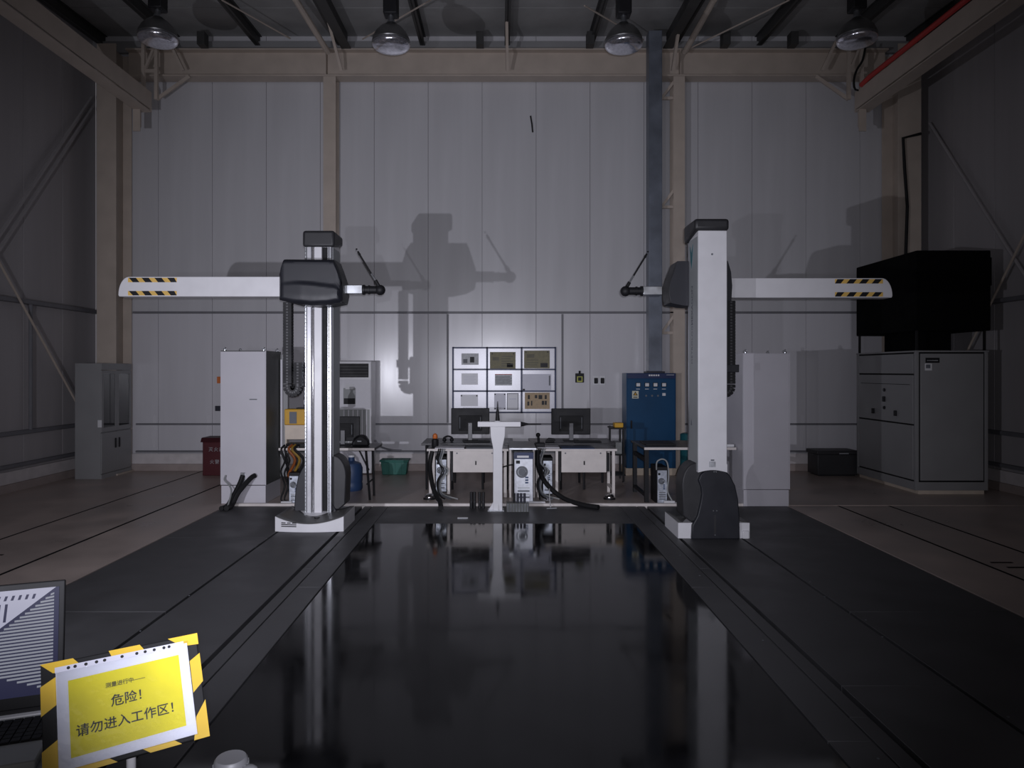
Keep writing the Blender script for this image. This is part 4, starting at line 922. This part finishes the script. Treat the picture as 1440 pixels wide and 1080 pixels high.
sheet((738, 773, 552, 575), brownp, 'brown paper sheet with dark marks in the bottom right window', 'sheet', 'notice_sheet',
      [(.12, .2, .6, .85, ink), (.4, .5, .65, .85, ink), (.55, .7, .6, .85, ink), (.8, .88, .6, .85, ink), (.1, .18, .2, .45, ink), (.25, .3, .2, .5, ink), (.68, .78, .25, .5, ink), (.8, .88, .25, .5, ink)])
t = thing('wall_thermometer', 'small yellow and black wall thermometer right of the notice board', 'thermometer', at(815, 538, 13.88))
a = at(809, 538, 13.88); b = at(821, 525, 13.88)
MB().box(a.x, b.x, 13.85, 13.9, a.z, b.z).build('body', black, t, bevel=.008); MB().box(a.x+.03, b.x-.03, 13.842, 13.85, a.z+.01, b.z-.06).build('display_frame', mat('lime_plate', (.45, .47, .06), .4), t); MB().box(a.x+.05, b.x-.05, 13.838, 13.842, a.z+.035, b.z-.075).build('display', black, t); MB().cyl(((a.x+b.x)/2, 13.87, b.z), ((a.x+b.x)/2, 13.87, b.z+.05), .02, 10).build('hook', black, t)
for lab, pxx in (('left of two wall sockets with black plug on the back wall', 838), ('right of two wall sockets with black plug on the back wall', 847)):
    p = at(pxx, 535, 13.88)
    t = thing('wall_socket', lab, 'socket', p); MB().box(p.x-.062, p.x+.062, 13.885, 13.9, p.z-.09, p.z+.09).build('plate', wprint, t, bevel=.004); MB().box(p.x-.035, p.x+.035, 13.84, 13.885, p.z-.06, p.z+.05).build('plug', black, t, bevel=.012)
# ============================================================ FOREGROUND
LQ = Matrix.Translation((-1.305, 1.70, 1.06)) @ Matrix.Rotation(math.radians(20), 4, 'Z')
t = thing('console_table', 'small grey console table in the near left corner under the laptop', 'table', (-1.305, 1.70, 0))
CT = Matrix.Rotation(math.radians(20), 4, 'Z')
MB(CT).box(-.30, .27, -.24, .22, 1.03, 1.06).build('tabletop', deskg, t, local=True, bevel=.004)
for X in (-.27, .22):
    for Y in (-.2, .17): MB(CT).box(X, X+.04, Y, Y+.04, 0, 1.03).build('leg', deskw, t, local=True)
LT = thing('laptop', 'open black laptop showing striped building picture at the left edge', 'laptop', (-1.305, 1.70, 1.06))
LM = Matrix.Rotation(math.radians(20), 4, 'Z')
MB(LM).box(-.215, .215, -.20, .075, .0, .02).build('base', deskg, LT, local=True, bevel=.004)
kb = MB(LM).box(-.205, .205, -.10, .03, .0195, .0215).build('keyboard_well', black, LT, local=True)
m = MB(LM)
for r in range(6):
    for k in range(19): m.box(-.20+k*.0212, -.20+k*.0212+.018, -.097+r*.021, -.097+r*.021+.017, .0215, .0255)
m.build('keys', rubber, kb, local=True, kind='stuff', smooth=False)
MB(LM).box(-.16, .19, .045, .06, .02, .0235).build('speaker_strip', wprint, LT, local=True)
MB(LM).cyl((-.20, .078, .02), (.20, .078, .02), .009, 10).build('hinge', black, LT, local=True)
LL = LM @ Matrix.Translation((0, .078, .022)) @ Matrix.Rotation(math.radians(-5), 4, 'X')
MB(LL).box(-.21, .21, .0, .012, .0, .318).build('lid', rubber, LT, local=True, bevel=.003)
scrd = mat('screen_dark', (.01, .01, .02), .3, emit=(.012, .013, .035, 1.0))
scrl = mat('screen_light', (.05, .05, .05), .3, emit=(.30, .30, .40, 1.0))
scrm = mat('screen_mid', (.05, .05, .05), .3, emit=(.17, .18, .22, 1.0))
sc = MB(LL).box(-.197, .197, -.0012, .0004, .035, .303).build('screen', scrd, LT, local=True)
m = MB(LL)   # picture on the screen: pale slatted triangle above a louvred facade
m.prism([(-.197, .303), (.19, .303), (.06, .205), (-.197, .205)], 'y', -.0020, -.0012, 0)
for k in range(24):
    x_ = -.19+k*.0155
    for z0_, z1_ in ((.278, .29), (.225, .27)):
        if x_ < .19-(.303-z0_)*1.33-.012: m.prism([(x_, z0_), (x_+.006, z0_), (x_+.010, z1_), (x_+.004, z1_)], 'y', -.0024, -.0019, 1)
z_ = .285
while z_ > .045:
    xa = .19-(.303-z_)*1.33+.012 if z_ > .205 else .062
    if z_ < .09: xa = .062+(.09-z_)*2.6
    if xa < .18: m.prism([(xa, z_-.003), (.186, z_), (.186, z_+.0045), (xa, z_+.0015)], 'y', -.0024, -.0012, 2)
    if z_ < .2: m.prism([(-.19, z_-.003), (.045, z_), (.045, z_+.0045), (-.19, z_+.0015)], 'y', -.0024, -.0012, 2)
    z_ -= .0085
m.build('screen_picture', [scrl, scrd, scrm], sc, local=True, kind='stuff', smooth=False)
# danger sign
SG = thing('danger_sign', 'yellow danger sign with black and yellow taped border on a white post', 'sign', (-.8766, 1.6704, 0))
RM = Matrix.Translation((0, 0, 1.1727)) @ (Matrix.Rotation(.58889, 4, 'Z') @ Matrix.Rotation(-.58868, 4, 'X') @ Matrix.Rotation(-.01168, 4, 'Y'))
W, H = .335, .245
MB(RM).box(-W/2, W/2, 0, .012, -H/2, H/2).build('board', rubber, SG, local=True, bevel=.003)
def U(u, v): return (-W/2+u*W, H/2-v*H)
def quad(pts, y0, y1, nm, mm): return MB(RM).prism([U(*p) for p in pts], 'y', y0, y1).build(nm, mm, SG, local=True, smooth=False)
bx, by = .105, .12
tapes = [[(-.005, -.005), (.19, -.005), (.25, by*.8), (.07, by*.8)], [(.41, -.005), (.61, -.005), (.66, by*.85), (.44, by*.85)], [(.80, -.005), (1.005, -.005), (1.005, by*.9), (.89, by*.8)],
    [(-.005, .2), (.09, .13), (.09, .38), (-.005, .46)], [(-.005, .76), (.09, .68), (.09, 1.005), (-.005, 1.005)],
    [(.93, .26), (1.005, .20), (1.005, .48), (.93, .57)], [(.93, .80), (1.005, .66), (1.005, 1.005), (.90, 1.005)],
    [(.14, .93), (.34, .92), (.42, 1.005), (.14, 1.005)], [(.56, .94), (.74, .92), (.82, 1.005), (.62, 1.005)]]
for q_ in tapes: quad(q_, -.0012, .0, 'warning_tape', ytape)
quad([(.085, .075), (.925, .075), (.925, .955), (.085, .955)], -.002, -.0005, 'paper_sheet', paper)
quad([(.155, .195), (.86, .175), (.86, .855), (.155, .87)], -.0028, -.0018, 'yellow_print', yell)
quad([(.08, .055), (.93, .055), (.93, .965), (.08, .965)], -.0052, -.0044, 'clear_sleeve', sleeve)
quad([(.08, .055), (.90, .055), (.90, .105), (.08, .105)], -.0062, -.0052, 'sleeve_strip', lilacp)
m = MB(RM)
for u in (.16, .20, .265, .33, .38, .49, .585, .64, .70, .765, .80):
    x_, z_ = U(u, .08); m.cyl((x_, -.0068, z_), (x_, -.006, z_), .0036, 10)
m.build('punch_holes', black, SG, local=True, kind='stuff')
def ST(body, size, u, v, bold=0, sp=1):
    x_, z_ = U(u, v)
    text(body, size, ink, SG, RM @ Matrix.Translation((x_, -.0036, z_)) @ FRONT, bold, sp, .0003)
ST('测量进行中——', .0122, .50, .32, .0001, .95); ST('危险！', .0275, .525, .475, .0003, 1.0); ST('请勿进入工作区！', .0272, .515, .665, .0003, 1.02)
MB().cyl((0, .02, 0), (0, .02, 1.17), .0105, 14).build('post', white, SG, local=True)
MB().lathe([(.15, 0), (.15, .02), (.03, .03)], (0, .02, 0), 28).build('base', black, SG, local=True)
t = thing('barrier_post', 'grey knurled post cap at the bottom edge right of the danger sign', 'post', (-.605, 1.6, 0))
MB().lathe([(.036, 1.0), (.038, 1.03), (.036, 1.045), (.032, 1.05)], (-.605, 1.6, .03), 24).build('cap', mat('cap_grey', (.15, .15, .16), .5), t)
m = MB()
for k in range(24): a_ = 2*PI*k/24; m.box(-.605+.0365*math.cos(a_)-.002, -.605+.0365*math.cos(a_)+.002, 1.6+.0365*math.sin(a_)-.002, 1.6+.0365*math.sin(a_)+.002, 1.035, 1.068)
m.build('knurling', MATS['cap_grey'], t, kind='stuff', smooth=False)
MB().cyl((-.605, 1.6, .02), (-.605, 1.6, 1.03), .02, 14).build('tube', black, t); MB().lathe([(.13, 0), (.13, .015), (.03, .025)], (-.605, 1.6, 0), 28).build('base', black, t)
MB().sphere((-.562, 1.59, 1.055), .018, 12, (1.2, 1, .7)).build('clip', MATS['cap_grey'], t)
